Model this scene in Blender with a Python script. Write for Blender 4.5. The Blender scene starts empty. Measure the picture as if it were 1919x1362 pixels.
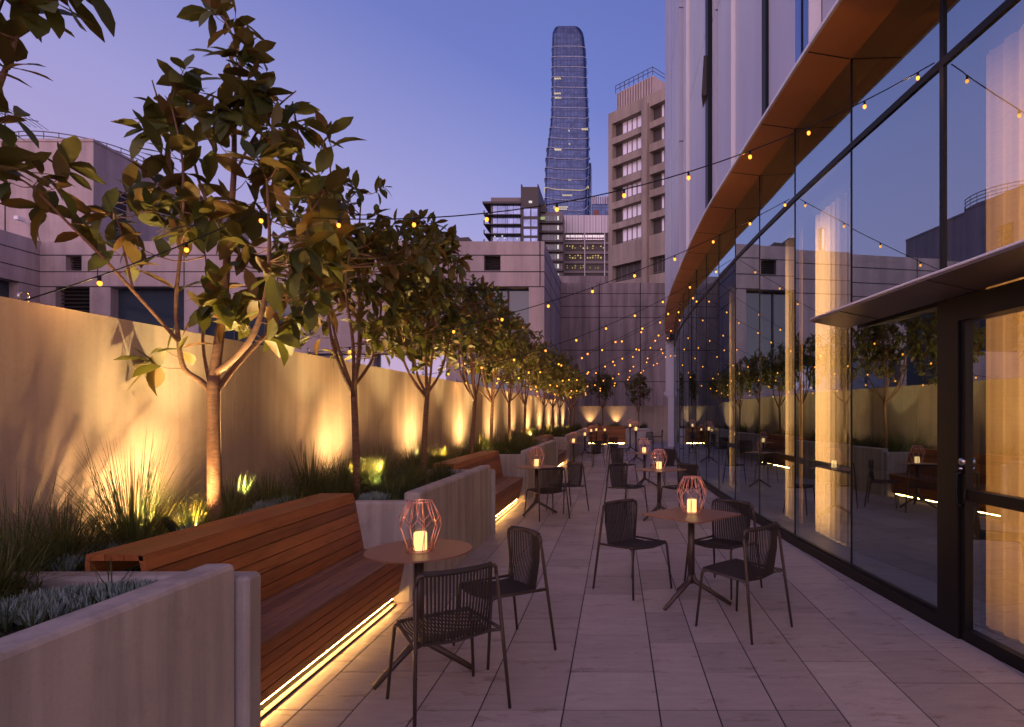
import bpy, math, random
from mathutils import Vector, Matrix, noise
random.seed(11)
R = random
C = bpy.context.scene.collection
F = 1140.0; VX = 1155.0; VY = 775.0; EYE = 1.65
def P(x, y, Y):            # a measured sight line taken to depth Y
    return Vector(((x - VX) * Y / F, Y, EYE + (VY - y) * Y / F))
def V(*a): return Vector(a)

# ------------------------------------------------------------------ mesh helper
class MB:
    def __init__(s): s.v = []; s.f = []; s.m = []; s.sm = []
    def add(s, vs, fs, mi=0, sm=False):
        b = len(s.v); s.v += [tuple(p) for p in vs]
        for f in fs: s.f.append([i + b for i in f]); s.m.append(mi); s.sm.append(sm)
    def box(s, a, b, mi=0, bev=0.0):
        x0, y0, z0 = a; x1, y1, z1 = b
        if bev <= 0:
            s.add([(x0,y0,z0),(x1,y0,z0),(x1,y1,z0),(x0,y1,z0),(x0,y0,z1),(x1,y0,z1),(x1,y1,z1),(x0,y1,z1)],
                  [(0,3,2,1),(4,5,6,7),(0,1,5,4),(1,2,6,5),(2,3,7,6),(3,0,4,7)], mi)
            return
        e = bev
        def ring(z, i): return [(x0+i,y0+e,z),(x0+e,y0+i,z),(x1-e,y0+i,z),(x1-i,y0+e,z),(x1-i,y1-e,z),(x1-e,y1-i,z),(x0+e,y1-i,z),(x0+i,y1-e,z)]
        rs = [[(x0+e,y0+e,z0)]*0]
        L0 = ring(z0, 0); L1 = ring(z1-e, 0)
        k = e*0.45
        L2 = [(x0+k,y0+e+.0,z1-e*.3),(x0+e,y0+k,z1-e*.3),(x1-e,y0+k,z1-e*.3),(x1-k,y0+e,z1-e*.3),(x1-k,y1-e,z1-e*.3),(x1-e,y1-k,z1-e*.3),(x0+e,y1-k,z1-e*.3),(x0+k,y1-e,z1-e*.3)]
        L3 = [(x0+e,y0+e*1.2,z1),(x0+e*1.2,y0+e,z1),(x1-e*1.2,y0+e,z1),(x1-e,y0+e*1.2,z1),(x1-e,y1-e*1.2,z1),(x1-e*1.2,y1-e,z1),(x0+e*1.2,y1-e,z1),(x0+e,y1-e*1.2,z1)]
        vs = L0 + L1 + L2 + L3; fs = []
        for r in range(3):
            for i in range(8):
                j = (i+1) % 8; fs.append((r*8+i, r*8+j, (r+1)*8+j, (r+1)*8+i))
        fs.append(tuple(range(24, 32))); fs.append(tuple(reversed(range(0, 8))))
        s.add(vs, fs, mi)
    def hexa(s, p, mi=0):   # 8 points, bottom 4 then top 4
        s.add(p, [(0,3,2,1),(4,5,6,7),(0,1,5,4),(1,2,6,5),(2,3,7,6),(3,0,4,7)], mi)
    def quad(s, a, b, c, d, mi=0): s.add([a, b, c, d], [(0,1,2,3)], mi)
    def prism(s, poly, z0, z1, mi=0):
        n = len(poly)
        vs = [(p[0], p[1], z0) for p in poly] + [(p[0], p[1], z1) for p in poly]
        s.add(vs, [tuple(reversed(range(n))), tuple(range(n, 2*n))] + [(i, (i+1) % n, n+(i+1) % n, n+i) for i in range(n)], mi)
    def tube(s, pts, r, n=8, mi=0, cap=True, closed=False):
        pts = [Vector(p) for p in pts]; m = len(pts)
        rs = r if isinstance(r, (list, tuple)) else [r]*m
        vs = []; prev = None
        for i, p in enumerate(pts):
            if closed: t = pts[(i+1) % m] - pts[i-1]
            else: t = pts[min(i+1, m-1)] - pts[max(i-1, 0)]
            if t.length < 1e-9: t = Vector((0,0,1))
            t.normalize()
            if prev is None:
                a = Vector((0,0,1)) if abs(t.z) < .9 else Vector((1,0,0))
                u = t.cross(a).normalized()
            else:
                u = prev - t*prev.dot(t)
                if u.length < 1e-6: u = t.orthogonal()
                u.normalize()
            prev = u; w = t.cross(u)
            for k in range(n):
                an = 2*math.pi*k/n
                vs.append(p + (u*math.cos(an) + w*math.sin(an))*rs[i])
        fs = []
        for i in range(m if closed else m-1):
            i2 = (i+1) % m
            for k in range(n):
                k2 = (k+1) % n
                fs.append((i*n+k, i*n+k2, i2*n+k2, i2*n+k))
        if cap and not closed:
            fs.append(tuple(reversed(range(n)))); fs.append(tuple(range((m-1)*n, m*n)))
        s.add(vs, fs, mi, True)
    def lathe(s, prof, n=24, c=(0,0,0), mi=0, sm=True):
        vs = []; m = len(prof)
        for r, z in prof:
            for k in range(n):
                a = 2*math.pi*k/n; vs.append((c[0]+r*math.cos(a), c[1]+r*math.sin(a), c[2]+z))
        fs = [(i*n+k, i*n+(k+1) % n, (i+1)*n+(k+1) % n, (i+1)*n+k) for i in range(m-1) for k in range(n)]
        fs.append(tuple(reversed(range(n)))); fs.append(tuple(range((m-1)*n, m*n)))
        s.add(vs, fs, mi, sm)
    def map(s, fn): s.v = [tuple(fn(Vector(p))) for p in s.v]; return s
    def build(s, name, mats, parent=None, loc=None):
        me = bpy.data.meshes.new(name)
        off = Vector((0,0,0))
        if parent is not None: off = Vector(parent.get('_o', (0,0,0)))
        if loc is not None: off = Vector(loc)
        me.from_pydata([(p[0]-off.x, p[1]-off.y, p[2]-off.z) for p in s.v], [], s.f)
        if not isinstance(mats, (list, tuple)): mats = [mats]
        for m in mats: me.materials.append(m)
        me.polygons.foreach_set('material_index', s.m)
        me.polygons.foreach_set('use_smooth', s.sm)
        me.update()
        o = bpy.data.objects.new(name, me); C.objects.link(o)
        if parent is not None:
            o.parent = parent; o['_o'] = tuple(off)
        elif loc is not None:
            o.location = loc; o['_o'] = tuple(off)
        return o
def tag(o, label=None, cat=None, group=None, kind=None):
    if label: o['label'] = label
    if cat: o['category'] = cat
    if group: o['group'] = group
    if kind: o['kind'] = kind
    return o
def thing(name, label, cat, loc=(0,0,0), rz=0, group=None):
    o = bpy.data.objects.new(name, None); C.objects.link(o)
    o.location = loc; o.rotation_euler = (0,0,rz); o['_o'] = tuple(loc); o.empty_display_size = .1
    return tag(o, label, cat, group)
def kids(o): return [c for c in C.objects if c.parent == o]
def copy_tree(o, parent=None, cache={}):
    c = o.copy(); C.objects.link(c); c.parent = parent
    if 'label' in c.keys() and parent is not None: pass
    for ch in TREE.get(o.name, []): copy_tree(ch, c)
    return c
TREE = {}
def proto_done(o):
    ch = kids(o); TREE[o.name] = ch
    for c in ch: proto_done(c)

# ------------------------------------------------------------------ materials
def mat(name, col=(.5,.5,.5), rough=.6, metal=0.0, spec=.5):
    m = bpy.data.materials.new(name); m.use_nodes = True
    b = m.node_tree.nodes['Principled BSDF']
    b.inputs['Base Color'].default_value = (*col, 1); b.inputs['Roughness'].default_value = rough
    b.inputs['Metallic'].default_value = metal; b.inputs['Specular IOR Level'].default_value = spec
    return m
class NT:
    def __init__(s, m): s.m = m; s.t = m.node_tree; s.n = s.t.nodes; s.l = s.t.links; s.b = s.n.get('Principled BSDF')
    def node(s, typ, **k):
        n = s.n.new(typ)
        for a, v in k.items():
            if a.startswith('_'): n.inputs[a[1:].replace('_', ' ')].default_value = v
            else: setattr(n, a, v)
        return n
    def link(s, a, b): s.l.new(a, b)
    def coord(s, scale=(1,1,1), rot=(0,0,0)):
        tc = s.node('ShaderNodeNewGeometry'); mp = s.node('ShaderNodeMapping')
        mp.inputs['Scale'].default_value = scale; mp.inputs['Rotation'].default_value = rot
        s.link(tc.outputs['Position'], mp.inputs['Vector']); return mp.outputs[0]
    def ocoord(s, scale=(1,1,1)):
        tc = s.node('ShaderNodeTexCoord'); mp = s.node('ShaderNodeMapping'); mp.inputs['Scale'].default_value = scale
        s.link(tc.outputs['Object'], mp.inputs['Vector']); return mp.outputs[0]
    def noise(s, vec, scale, detail=4, rough=.55):
        n = s.node('ShaderNodeTexNoise'); n.inputs['Scale'].default_value = scale; n.inputs['Detail'].default_value = detail
        n.inputs['Roughness'].default_value = rough; s.link(vec, n.inputs['Vector']); return n.outputs['Fac']
    def ramp(s, fac, stops):
        r = s.node('ShaderNodeValToRGB'); e = r.color_ramp.elements
        while len(e) < len(stops): e.new(.5)
        for i, (p, c) in enumerate(stops): e[i].position = p; e[i].color = (*c, 1) if len(c) == 3 else c
        s.link(fac, r.inputs[0]); return r.outputs[0]
    def mix(s, fac, a, b, mode='MIX'):
        n = s.node('ShaderNodeMix', data_type='RGBA', blend_type=mode)
        for sock, val in ((n.inputs[0], fac), (n.inputs[6], a), (n.inputs[7], b)):
            if hasattr(val, 'links'): s.link(val, sock)
            elif isinstance(val, (int, float)): sock.default_value = val
            else: sock.default_value = (*val, 1)
        return n.outputs[2]
    def bump(s, h, strength=.3, dist=.01):
        n = s.node('ShaderNodeBump'); n.inputs['Strength'].default_value = strength; n.inputs['Distance'].default_value = dist
        s.link(h, n.inputs['Height']); s.link(n.outputs[0], s.b.inputs['Normal'])
def concrete(name, c0, c1, streak=.35, scale=1.0, pits=.25, rough=.8, bump=.25, dirt=(.5,.45,.4)):
    m = mat(name, c0, rough, spec=.3); t = NT(m)
    p = t.coord()
    big = t.noise(p, .9*scale, 6, .6)
    st = t.noise(t.coord((2.2*scale, 2.2*scale, .16*scale)), 2.0, 5, .6)
    fine = t.noise(p, 38*scale, 8, .78)
    base = t.ramp(big, [(.3, c0), (.7, c1)])
    stf = t.ramp(st, [(.38, (1-streak,)*3), (.62, (1,1,1))])
    col = t.mix(1.0, base, stf, 'MULTIPLY')
    fn = t.ramp(fine, [(.3, (1-pits,)*3), (.5, (1,1,1))])
    col = t.mix(.8, col, fn, 'MULTIPLY')
    d = t.ramp(t.noise(p, 2.7*scale, 7, .7), [(.55, (1,1,1)), (.75, dirt)])
    col = t.mix(.35, col, d, 'MULTIPLY')
    t.link(col, t.b.inputs['Base Color'])
    t.bump(fine, bump, .004)
    return m
M = {}
M['wall'] = concrete('tan_concrete', (.42,.335,.27), (.50,.405,.33), .24, 1, .12, .85, .25)
M['planter'] = concrete('planter_concrete', (.36,.33,.315), (.46,.43,.41), .30, 1.6, .15, .75, .2)
M['city_concrete'] = concrete('pink_concrete', (.44,.345,.33), (.56,.44,.42), .22, .35, .12, .85, .1)
M['far_concrete'] = concrete('stained_concrete', (.32,.26,.26), (.44,.35,.34), .45, .5, .12, .85, .1)
M['brown_concrete'] = concrete('brown_concrete', (.30,.24,.20), (.38,.31,.26), .25, .2, .1, .85, .1)
M['joint'] = mat('dark_joint', (.03,.025,.03), .9)
M['black'] = mat('black_metal', (.006,.0055,.006), .45, 0, .22)
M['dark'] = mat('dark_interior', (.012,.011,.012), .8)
M['frame'] = mat('bronze_powder_coat', (.050,.032,.026), .42, .2)
M['cord'] = mat('brown_cord', (.024,.016,.014), .75)
t = NT(M['cord']); t.bump(t.noise(t.ocoord((1,1,1)), 400, 2), .5, .002)
M['copper'] = mat('copper_wire', (.92,.46,.36), .34, .85)
M['steel'] = mat('stainless_steel', (.5,.5,.5), .25, 1.0)
M['white_metal'] = mat('white_cladding', (.62,.58,.62), .45)
t = NT(M['white_metal']); t.link(t.ramp(t.noise(t.coord((1,1,.25)), 1.2, 6), [(.3,(.47,.465,.56)),(.7,(.57,.56,.66))]), t.b.inputs['Base Color'])
M['white_edge'] = mat('white_edge_trim', (.8,.76,.78), .4)
M['canopy'] = mat('grey_canopy_metal', (.16,.13,.125), .38, .5)
M['soil'] = mat('dark_mulch', (.03,.02,.014), .95)
t = NT(M['soil']); t.link(t.ramp(t.noise(t.coord(), 45, 4), [(.35,(.012,.008,.006)),(.7,(.06,.04,.026))]), t.b.inputs['Base Color']); t.bump(t.noise(t.coord(), 60, 4), 1, .03)
M['asphalt'] = mat('asphalt', (.05,.05,.05), .9)
# soffit copper
M['soffit'] = mat('copper_brown_soffit', (.40,.165,.075), .45, .0)
t = NT(M['soffit']); t.link(t.ramp(t.noise(t.coord(), .8, 5), [(.3,(.62,.25,.085)),(.7,(.74,.31,.11))]), t.b.inputs['Base Color'])
# paving
m = M['paver'] = mat('grey_stone_paver', (.3,.28,.27), .55, spec=.35); t = NT(m)
g = t.node('ShaderNodeNewGeometry'); rnd = t.ramp(g.outputs['Random Per Island'], [(0,(.30,.265,.26)),(.5,(.37,.325,.315)),(1,(.43,.385,.37))])
n1 = t.ramp(t.noise(t.coord((1.2,5,1)), 3.2, 7, .68), [(.3,(.78,.78,.78)),(.7,(1.08,1.06,1.04))])
n2 = t.ramp(t.noise(t.coord((1.3,3.5,1)), 2.3, 5, .75), [(.57,(1,1,1)),(.66,(.66,.60,.54)),(.71,(.93,.93,.93))])
n3 = t.ramp(t.noise(t.coord(), 130, 3, .7), [(.3,(.82,.82,.82)),(.6,(1.03,1.03,1.03))])
col = t.mix(1, t.mix(1, t.mix(.8, rnd, n1, 'MULTIPLY'), n2, 'MULTIPLY'), n3, 'MULTIPLY')
t.link(col, t.b.inputs['Base Color'])
t.link(t.ramp(t.noise(t.coord(), 2.2, 5), [(.3,(.42,)*3),(.7,(.68,)*3)]), t.b.inputs['Roughness'])
t.bump(t.noise(t.coord(), 90, 4), .18, .003)
# wood
def wood(name, a, b, c, rough):
    m = mat(name, a, rough, spec=.4); t = NT(m)
    g = t.node('ShaderNodeNewGeometry')
    tone = t.ramp(g.outputs['Random Per Island'], [(0,a),(.5,b),(1,c)])
    mp = t.coord((9, .55, 9))
    ad = t.node('ShaderNodeVectorMath', operation='ADD'); t.link(mp, ad.inputs[0])
    cm = t.node('ShaderNodeCombineXYZ'); ml = t.node('ShaderNodeMath', operation='MULTIPLY'); ml.inputs[1].default_value = 37
    t.link(g.outputs['Random Per Island'], ml.inputs[0]); t.link(ml.outputs[0], cm.inputs[1]); t.link(cm.outputs[0], ad.inputs[1])
    gr = t.noise(ad.outputs[0], 5, 8, .65)
    gv = t.ramp(gr, [(.3,(.45,.42,.40)),(.5,(.9,.9,.9)),(.68,(1.15,1.12,1.05))])
    t.link(t.mix(.9, tone, gv, 'MULTIPLY'), t.b.inputs['Base Color'])
    t.bump(gr, .25, .004); return m
M['wood'] = wood('reddish_hardwood', (.17,.052,.017), (.27,.088,.027), (.38,.135,.042), .42)
M['wood_seat'] = wood('weathered_hardwood', (.17,.085,.055), (.22,.11,.07), (.27,.14,.09), .55)
# tabletop
m = M['table'] = mat('brown_table_laminate', (.22,.105,.065), .40, spec=.4)
# bark
m = M['bark'] = mat('tree_bark', (.25,.15,.09), .85); t = NT(m)
t.link(t.ramp(t.noise(t.coord((1,1,3)), 14, 6, .7), [(.3,(.10,.052,.03)),(.7,(.24,.125,.07))]), t.b.inputs['Base Color']); t.bump(t.noise(t.coord((1,1,2)), 40, 4), .6, .01)
# leaves
def leafmat(name, front, back, rough=.45, trans=.18):
    m = mat(name, front[0], rough, spec=.25); t = NT(m)
    g = t.node('ShaderNodeNewGeometry')
    f = t.ramp(g.outputs['Random Per Island'], [(0,front[0]),(.5,front[1]),(1,front[2])])
    b = t.ramp(g.outputs['Random Per Island'], [(0,back[0]),(.5,back[1]),(1,back[2])])
    c = t.mix(g.outputs['Backfacing'], f, b)
    t.link(c, t.b.inputs['Base Color'])
    tr = t.node('ShaderNodeBsdfTranslucent'); t.link(t.mix(.5, c, (.30,.26,.03)), tr.inputs[0])
    mx = t.node('ShaderNodeMixShader'); mx.inputs[0].default_value = trans
    t.link(t.b.outputs[0], mx.inputs[1]); t.link(tr.outputs[0], mx.inputs[2])
    t.link(mx.outputs[0], t.n['Material Output'].inputs[0]); return m
M['leaf'] = leafmat('magnolia_leaf', [(.035,.045,.010),(.060,.075,.014),(.11,.11,.020)], [(.14,.062,.020),(.12,.085,.022),(.10,.095,.022)], .5, .22)
M['grass'] = leafmat('grass_blade', [(.035,.060,.018),(.07,.10,.028),(.17,.15,.06)], [(.035,.060,.018),(.07,.10,.028),(.15,.13,.05)], .6, .12)
M['cover'] = leafmat('groundcover_leaf', [(.018,.035,.012),(.035,.06,.02),(.05,.07,.025)], [(.018,.035,.012),(.035,.06,.02),(.05,.07,.025)], .6, .1)
M['succ'] = leafmat('silver_succulent', [(.15,.22,.20),(.20,.28,.26),(.27,.34,.33)], [(.15,.22,.20),(.20,.28,.26),(.27,.34,.33)], .6, .05)
M['rock'] = concrete('brown_rock', (.16,.10,.07), (.30,.19,.13), .1, 4, .3, .9, .8)
def emit(name, col, s):
    m = bpy.data.materials.new(name); m.use_nodes = True; n = m.node_tree.nodes; n.clear()
    e = n.new('ShaderNodeEmission'); e.inputs[0].default_value = (*col, 1); e.inputs[1].default_value = s
    o = n.new('ShaderNodeOutputMaterial'); m.node_tree.links.new(e.outputs[0], o.inputs[0]); return m
M['bulb'] = emit('warm_bulb', (1,.33,.035), 3.2)
M['led'] = emit('warm_led_strip', (1,.50,.14), 110)
M['candle'] = emit('candle_wax_glow', (1,.56,.20), 2.0)
t = M['candle'].node_tree; 
M['litwin'] = emit('lit_window', (1,.78,.50), 1.0)
M['litwhite'] = emit('lit_window_white', (.95,.85,.80), .9)
# window glass: sharp reflection over a see-through pane
def glass(name, ior, tint=(.75,.78,.82), gtint=(.95,.95,1)):
    m = bpy.data.materials.new(name); m.use_nodes = True; t = NT(m); t.n.remove(t.b)
    fr0 = t.node('ShaderNodeFresnel'); fr0.inputs[0].default_value = ior; fr = t.node('ShaderNodeMapRange'); fr.inputs['To Min'].default_value = .44; t.link(fr0.outputs[0], fr.inputs['Value'])
    gl = t.node('ShaderNodeBsdfGlossy'); gl.inputs[0].default_value = (*gtint, 1); gl.inputs['Roughness'].default_value = 0.0
    tr = t.node('ShaderNodeBsdfTransparent'); tr.inputs[0].default_value = (*tint, 1)
    mx = t.node('ShaderNodeMixShader'); t.link(fr.outputs[0], mx.inputs[0]); t.link(tr.outputs[0], mx.inputs[1]); t.link(gl.outputs[0], mx.inputs[2])
    t.link(mx.outputs[0], t.n['Material Output'].inputs[0]); return m
M['glass'] = glass('coated_window_glass', 1.7, (.88,.85,.80), (.70,.88,1))
m = M['clear'] = bpy.data.materials.new('clear_glass'); m.use_nodes = True; t = NT(m); t.n.remove(t.b)
gl_ = t.node('ShaderNodeBsdfGlossy'); gl_.inputs['Roughness'].default_value = .02; tr_ = t.node('ShaderNodeBsdfTransparent'); mx = t.node('ShaderNodeMixShader'); mx.inputs[0].default_value = .07
t.link(tr_.outputs[0], mx.inputs[1]); t.link(gl_.outputs[0], mx.inputs[2]); t.link(mx.outputs[0], t.n['Material Output'].inputs[0])
# curtain
m = M['curtain'] = mat('sheer_linen', (.72,.58,.40), .9); t = NT(m)
w = t.noise(t.coord((1,1,1)), 220, 2); cc = t.ramp(w, [(.3,(.62,.50,.34)),(.7,(.80,.66,.46))])
hw = t.node('ShaderNodeTexNoise'); hw.inputs['Scale'].default_value = 3; t.link(t.coord((.3,.3,60)), hw.inputs['Vector'])
cc = t.mix(.25, cc, hw.outputs['Fac'], 'MULTIPLY')
tr = t.node('ShaderNodeBsdfTranslucent'); t.link(cc, tr.inputs[0]); t.link(cc, t.b.inputs['Base Color'])
mx = t.node('ShaderNodeMixShader'); mx.inputs[0].default_value = .6
t.link(t.b.outputs[0], mx.inputs[1]); t.link(tr.outputs[0], mx.inputs[2]); t.link(mx.outputs[0], t.n['Material Output'].inputs[0])
# tower glass with storey and mullion grid
def gridglass(name, base, line, su, sv, metal=.75, rough=.12, lw=.12, lv=.12):
    m = mat(name, base, rough, metal); t = NT(m)
    g = t.node('ShaderNodeNewGeometry'); sp = t.node('ShaderNodeSeparateXYZ'); t.link(g.outputs['Position'], sp.inputs[0])
    ad = t.node('ShaderNodeMath', operation='ADD'); t.link(sp.outputs[0], ad.inputs[0]); t.link(sp.outputs[1], ad.inputs[1])
    def ln(x, s, w):
        a = t.node('ShaderNodeMath', operation='DIVIDE'); a.inputs[1].default_value = s; t.link(x, a.inputs[0])
        b = t.node('ShaderNodeMath', operation='FRACT'); t.link(a.outputs[0], b.inputs[0])
        c = t.node('ShaderNodeMath', operation='LESS_THAN'); c.inputs[1].default_value = w; t.link(b.outputs[0], c.inputs[0]); return c.outputs[0]
    mxx = t.node('ShaderNodeMath', operation='MAXIMUM'); t.link(ln(ad.outputs[0], su, lw), mxx.inputs[0]); t.link(ln(sp.outputs[2], sv, lv), mxx.inputs[1])
    v = t.noise(t.coord((.3,.3,.3)), 1.0, 4); vb = t.ramp(v, [(.35, tuple(c*.7 for c in base)), (.65, tuple(min(1, c*1.25) for c in base))])
    t.link(t.mix(mxx.outputs[0], vb, line), t.b.inputs['Base Color'])
    t.link(mxx.outputs[0], t.b.inputs['Roughness']) if False else None
    return m
M['tower'] = gridglass('tower_glass', (.06,.085,.17), (.04,.055,.11), 2.4, 3.9, .8, .15, .16, .14)
M['blueglass'] = gridglass('blue_window_glass', (.22,.28,.44), (.08,.08,.12), 2.2, 60, .85, .12, .07, .0)
M['darkglass'] = mat('dark_window_glass', (.03,.045,.065), .08, .0, .8)
M['skyglass'] = mat('sky_reflecting_glass', (.30,.33,.44), .12, .75)
M['blind'] = mat('pale_window_blind', (.95,.88,.90), .35, .35)
M['city_dark'] = mat('dark_bronze_cladding', (.05,.038,.036), .6)
M['city_grey'] = mat('grey_cladding', (.16,.13,.13), .7)
m = M['ribbed'] = mat('ribbed_pale_cladding', (.55,.5,.52), .6); t = NT(m)
wv = t.node('ShaderNodeTexWave', bands_direction='X'); wv.inputs['Scale'].default_value = .18; t.link(t.coord(), wv.inputs['Vector'])
t.link(t.ramp(wv.outputs[0], [(.0,(.44,.39,.42)),(.8,(.60,.54,.57)),(.97,(.3,.26,.28))]), t.b.inputs['Base Color'])
M['pitrim'] = mat('pale_band_trim', (.36,.39,.50), .5, .1)

# ------------------------------------------------------------------ camera, world, sun
sc = bpy.context.scene
cam = bpy.data.cameras.new('camera'); co = bpy.data.objects.new('camera', cam); C.objects.link(co); sc.camera = co
co.location = (0, 0, EYE); co.rotation_euler = (math.radians(90), 0, 0)
cam.sensor_width = 36; cam.lens = 36*F/1919; cam.shift_x = -(VX-959.5)/1919; cam.shift_y = (VY-681)/1919
cam.clip_start = .05; cam.clip_end = 3000
w = bpy.data.worlds.new('World'); sc.world = w; w.use_nodes = True; n = w.node_tree.nodes; l = w.node_tree.links
bg = n['Background']; sky = n.new('ShaderNodeTexSky'); sky.sky_type = 'NISHITA'; sky.sun_disc = False
SUN_EL = math.radians(-2.0); SUN_ROT = math.radians(215)
sky.sun_elevation = SUN_EL; sky.sun_rotation = SUN_ROT; sky.air_density = 1.0; sky.dust_density = .8; sky.ozone_density = 3.0
wt = type('W', (), {})(); tc = n.new('ShaderNodeTexCoord'); sx = n.new('ShaderNodeSeparateXYZ'); l.new(tc.outputs['Generated'], sx.inputs[0])
def mth(op, a, b):
    q_ = n.new('ShaderNodeMath'); q_.operation = op
    for i_, v_ in enumerate((a, b)):
        if isinstance(v_, (int, float)): q_.inputs[i_].default_value = v_
        else: l.new(v_, q_.inputs[i_])
    return q_.outputs[0]
def wramp(fac, stops):
    r_ = n.new('ShaderNodeValToRGB'); e = r_.color_ramp.elements
    while len(e) < len(stops): e.new(.5)
    for i_, (p_, c_) in enumerate(stops): e[i_].position = p_; e[i_].color = (*c_, 1)
    l.new(fac, r_.inputs[0]); return r_.outputs[0]
def wmix(fac, a, b, mode):
    q_ = n.new('ShaderNodeMix'); q_.data_type = 'RGBA'; q_.blend_type = mode; q_.clamp_result = False
    for s_, v_ in ((q_.inputs[0], fac), (q_.inputs[6], a), (q_.inputs[7], b)):
        if isinstance(v_, (int, float)): s_.default_value = v_
        elif isinstance(v_, tuple): s_.default_value = (*v_, 1)
        else: l.new(v_, s_)
    return q_.outputs[2]
el = mth('ADD', sx.outputs[2], mth('MULTIPLY', sx.outputs[0], .30))
dusk = wramp(el, [(0,(.50,.44,.70)),(.22,(.37,.375,.70)),(.44,(.165,.212,.555)),(.75,(.085,.115,.37)),(1,(.06,.085,.30))])
west = wramp(mth('MULTIPLY', sx.outputs[0], -1.0), [(.1,(1,1,1)),(.75,(1.0,.88,.90))])
dusk = wmix(1.0, dusk, west, 'MULTIPLY')
back = wramp(mth('SUBTRACT', mth('MULTIPLY', sx.outputs[1], -1.0), mth('MULTIPLY', sx.outputs[2], .55)), [(0,(0,0,0)),(.35,(.95,.58,.60)),(.9,(1.9,1.15,1.1))])
dusk = wmix(1.0, dusk, back, 'ADD')
tot = wmix(1.0, dusk, wmix(1.0, sky.outputs[0], (.6,.5,.6), 'MULTIPLY'), 'ADD')
l.new(tot, bg.inputs[0]); bg.inputs[1].default_value = 0.92
sd = bpy.data.lights.new('sun', 'SUN'); sd.energy = .10; sd.angle = math.radians(25); sd.color = (1, .72, .78)
so = bpy.data.objects.new('sun', sd); C.objects.link(so)
so.rotation_euler = (math.radians(62), 0, math.radians(-50))
sc.view_settings.view_transform = 'Standard'; sc.view_settings.look = 'None'; sc.view_settings.exposure = 0.0; sc.view_settings.gamma = 1
cy = sc.cycles
cy.use_denoising = True
try: cy.denoiser = 'OPENIMAGEDENOISE'
except Exception: pass
cy.sample_clamp_indirect = 3; cy.sample_clamp_direct = 0; cy.max_bounces = 7; cy.transparent_max_bounces = 12
cy.caustics_reflective = False; cy.caustics_refractive = False; cy.use_light_tree = True

# ------------------------------------------------------------------ curves of the plan
def interp(pts):
    def f(y):
        if y <= pts[0][0]: i = 0
        elif y >= pts[-1][0]: i = len(pts)-2
        else:
            i = 0
            while y > pts[i+1][0]: i += 1
        (a, xa), (b, xb) = pts[i], pts[i+1]
        t = (y-a)/(b-a)
        if t < 0 or t > 1: return xa + (xb-xa)*t
        def sl(k):
            if k <= 0: return (pts[1][1]-pts[0][1])/(pts[1][0]-pts[0][0])
            if k >= len(pts)-1: return (pts[-1][1]-pts[-2][1])/(pts[-1][0]-pts[-2][0])
            return (pts[k+1][1]-pts[k-1][1])/(pts[k+1][0]-pts[k-1][0])
        h = b-a; m0 = sl(i)*h; m1 = sl(i+1)*h
        return xa*(2*t**3-3*t*t+1)+m0*(t**3-2*t*t+t)+xb*(-2*t**3+3*t*t)+m1*(t**3-t*t)
    return f
G = interp([(-2,3.42),(0,3.10),(2,2.83),(4.23,2.575),(6.17,2.385),(7.7,2.255),(9.2,2.165),(10.7,2.095),(13.6,2.03),(16,1.99),(19.6,2.04),(23.8,2.29),(27.6,2.62),(31,3.0)])
S = interp([(-2,2.95),(0,2.62),(2,2.34),(4,2.10),(5.6,1.94),(7.45,1.81),(8.9,1.72),(10.8,1.615),(12.8,1.585),(14.8,1.585),(17.5,1.605),(20.5,1.68),(24,1.92),(27.5,2.22),(31,2.46)])
WX = lambda y: -3.35 + .017*y            # boundary wall
sh = lambda y: .013*y                    # slight splay of the planter line
def shear(p): return Vector((p.x + sh(p.y), p.y, p.z))

# ------------------------------------------------------------------ ground and paving
mb = MB(); mb.quad((-900,-60,-.12),(900,-60,-.12),(900,1500,-.12),(-900,1500,-.12)); tag(mb.build('ground', M['asphalt']), kind='structure')
mb = MB()
xs = [-3.4,-2.9,-2.45,-2.10,-1.762,-1.464,-1.107,-.762,-.294,.239,.561,.894,1.239,1.70,2.234,2.56,3.05,3.5]
mb.quad((-3.4,-3,-.004),(3.6,-3,-.004),(3.6,37,-.004),(-3.4,37,-.004), 1)
rr = random.Random(4)
for i in range(len(xs)-1):
    a, b = xs[i], xs[i+1]
    y = 3.39 - rr.choice([2.0, 2.34, 2.67]) - 3.0
    cuts = [y]
    while y < 36.5:
        y += rr.choice([.335,.50,.67,.67,1.0,1.0,.67])
        if abs(y-3.39) < .33: y = 3.39
        cuts.append(y)
    for y0, y1 in zip(cuts, cuts[1:]):
        e = .0045; zt = rr.uniform(-.0006,.0006)
        mb.box((a+e, y0+.0065, -.02+.001), (b-e, y1-.0065, zt))
tag(mb.build('paving', [M['paver'], M['joint']]), kind='structure')

# ------------------------------------------------------------------ boundary walls
mb = MB()
ys = [-2 + i*2.4 for i in range(17)]; ys[-1] = 36.2
TOPZ = 2.278
for y0, y1 in zip(ys, ys[1:]):
    e = .004
    mb.hexa([(WX(y0)-.2,y0+e,-.1),(WX(y0),y0+e,-.1),(WX(y1),y1-e,-.1),(WX(y1)-.2,y1-e,-.1),(WX(y0)-.2,y0+e,TOPZ),(WX(y0),y0+e,TOPZ),(WX(y1),y1-e,TOPZ),(WX(y1)-.2,y1-e,TOPZ)])
    mb.box((WX(y0)-.19, y1-.006, -.1), (WX(y1)-.01, y1+.006, TOPZ-.006), 1)
tag(mb.build('boundary_wall', [M['wall'], M['joint']]), 'long tan rendered concrete wall behind the planted beds, lit from below', 'wall')
mb = MB()
mb.box((-2.75,36,-.1),(4.2,36.25,2.06)); mb.box((-2.9,35.96,2.06),(4.2,36.29,2.10))
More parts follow.
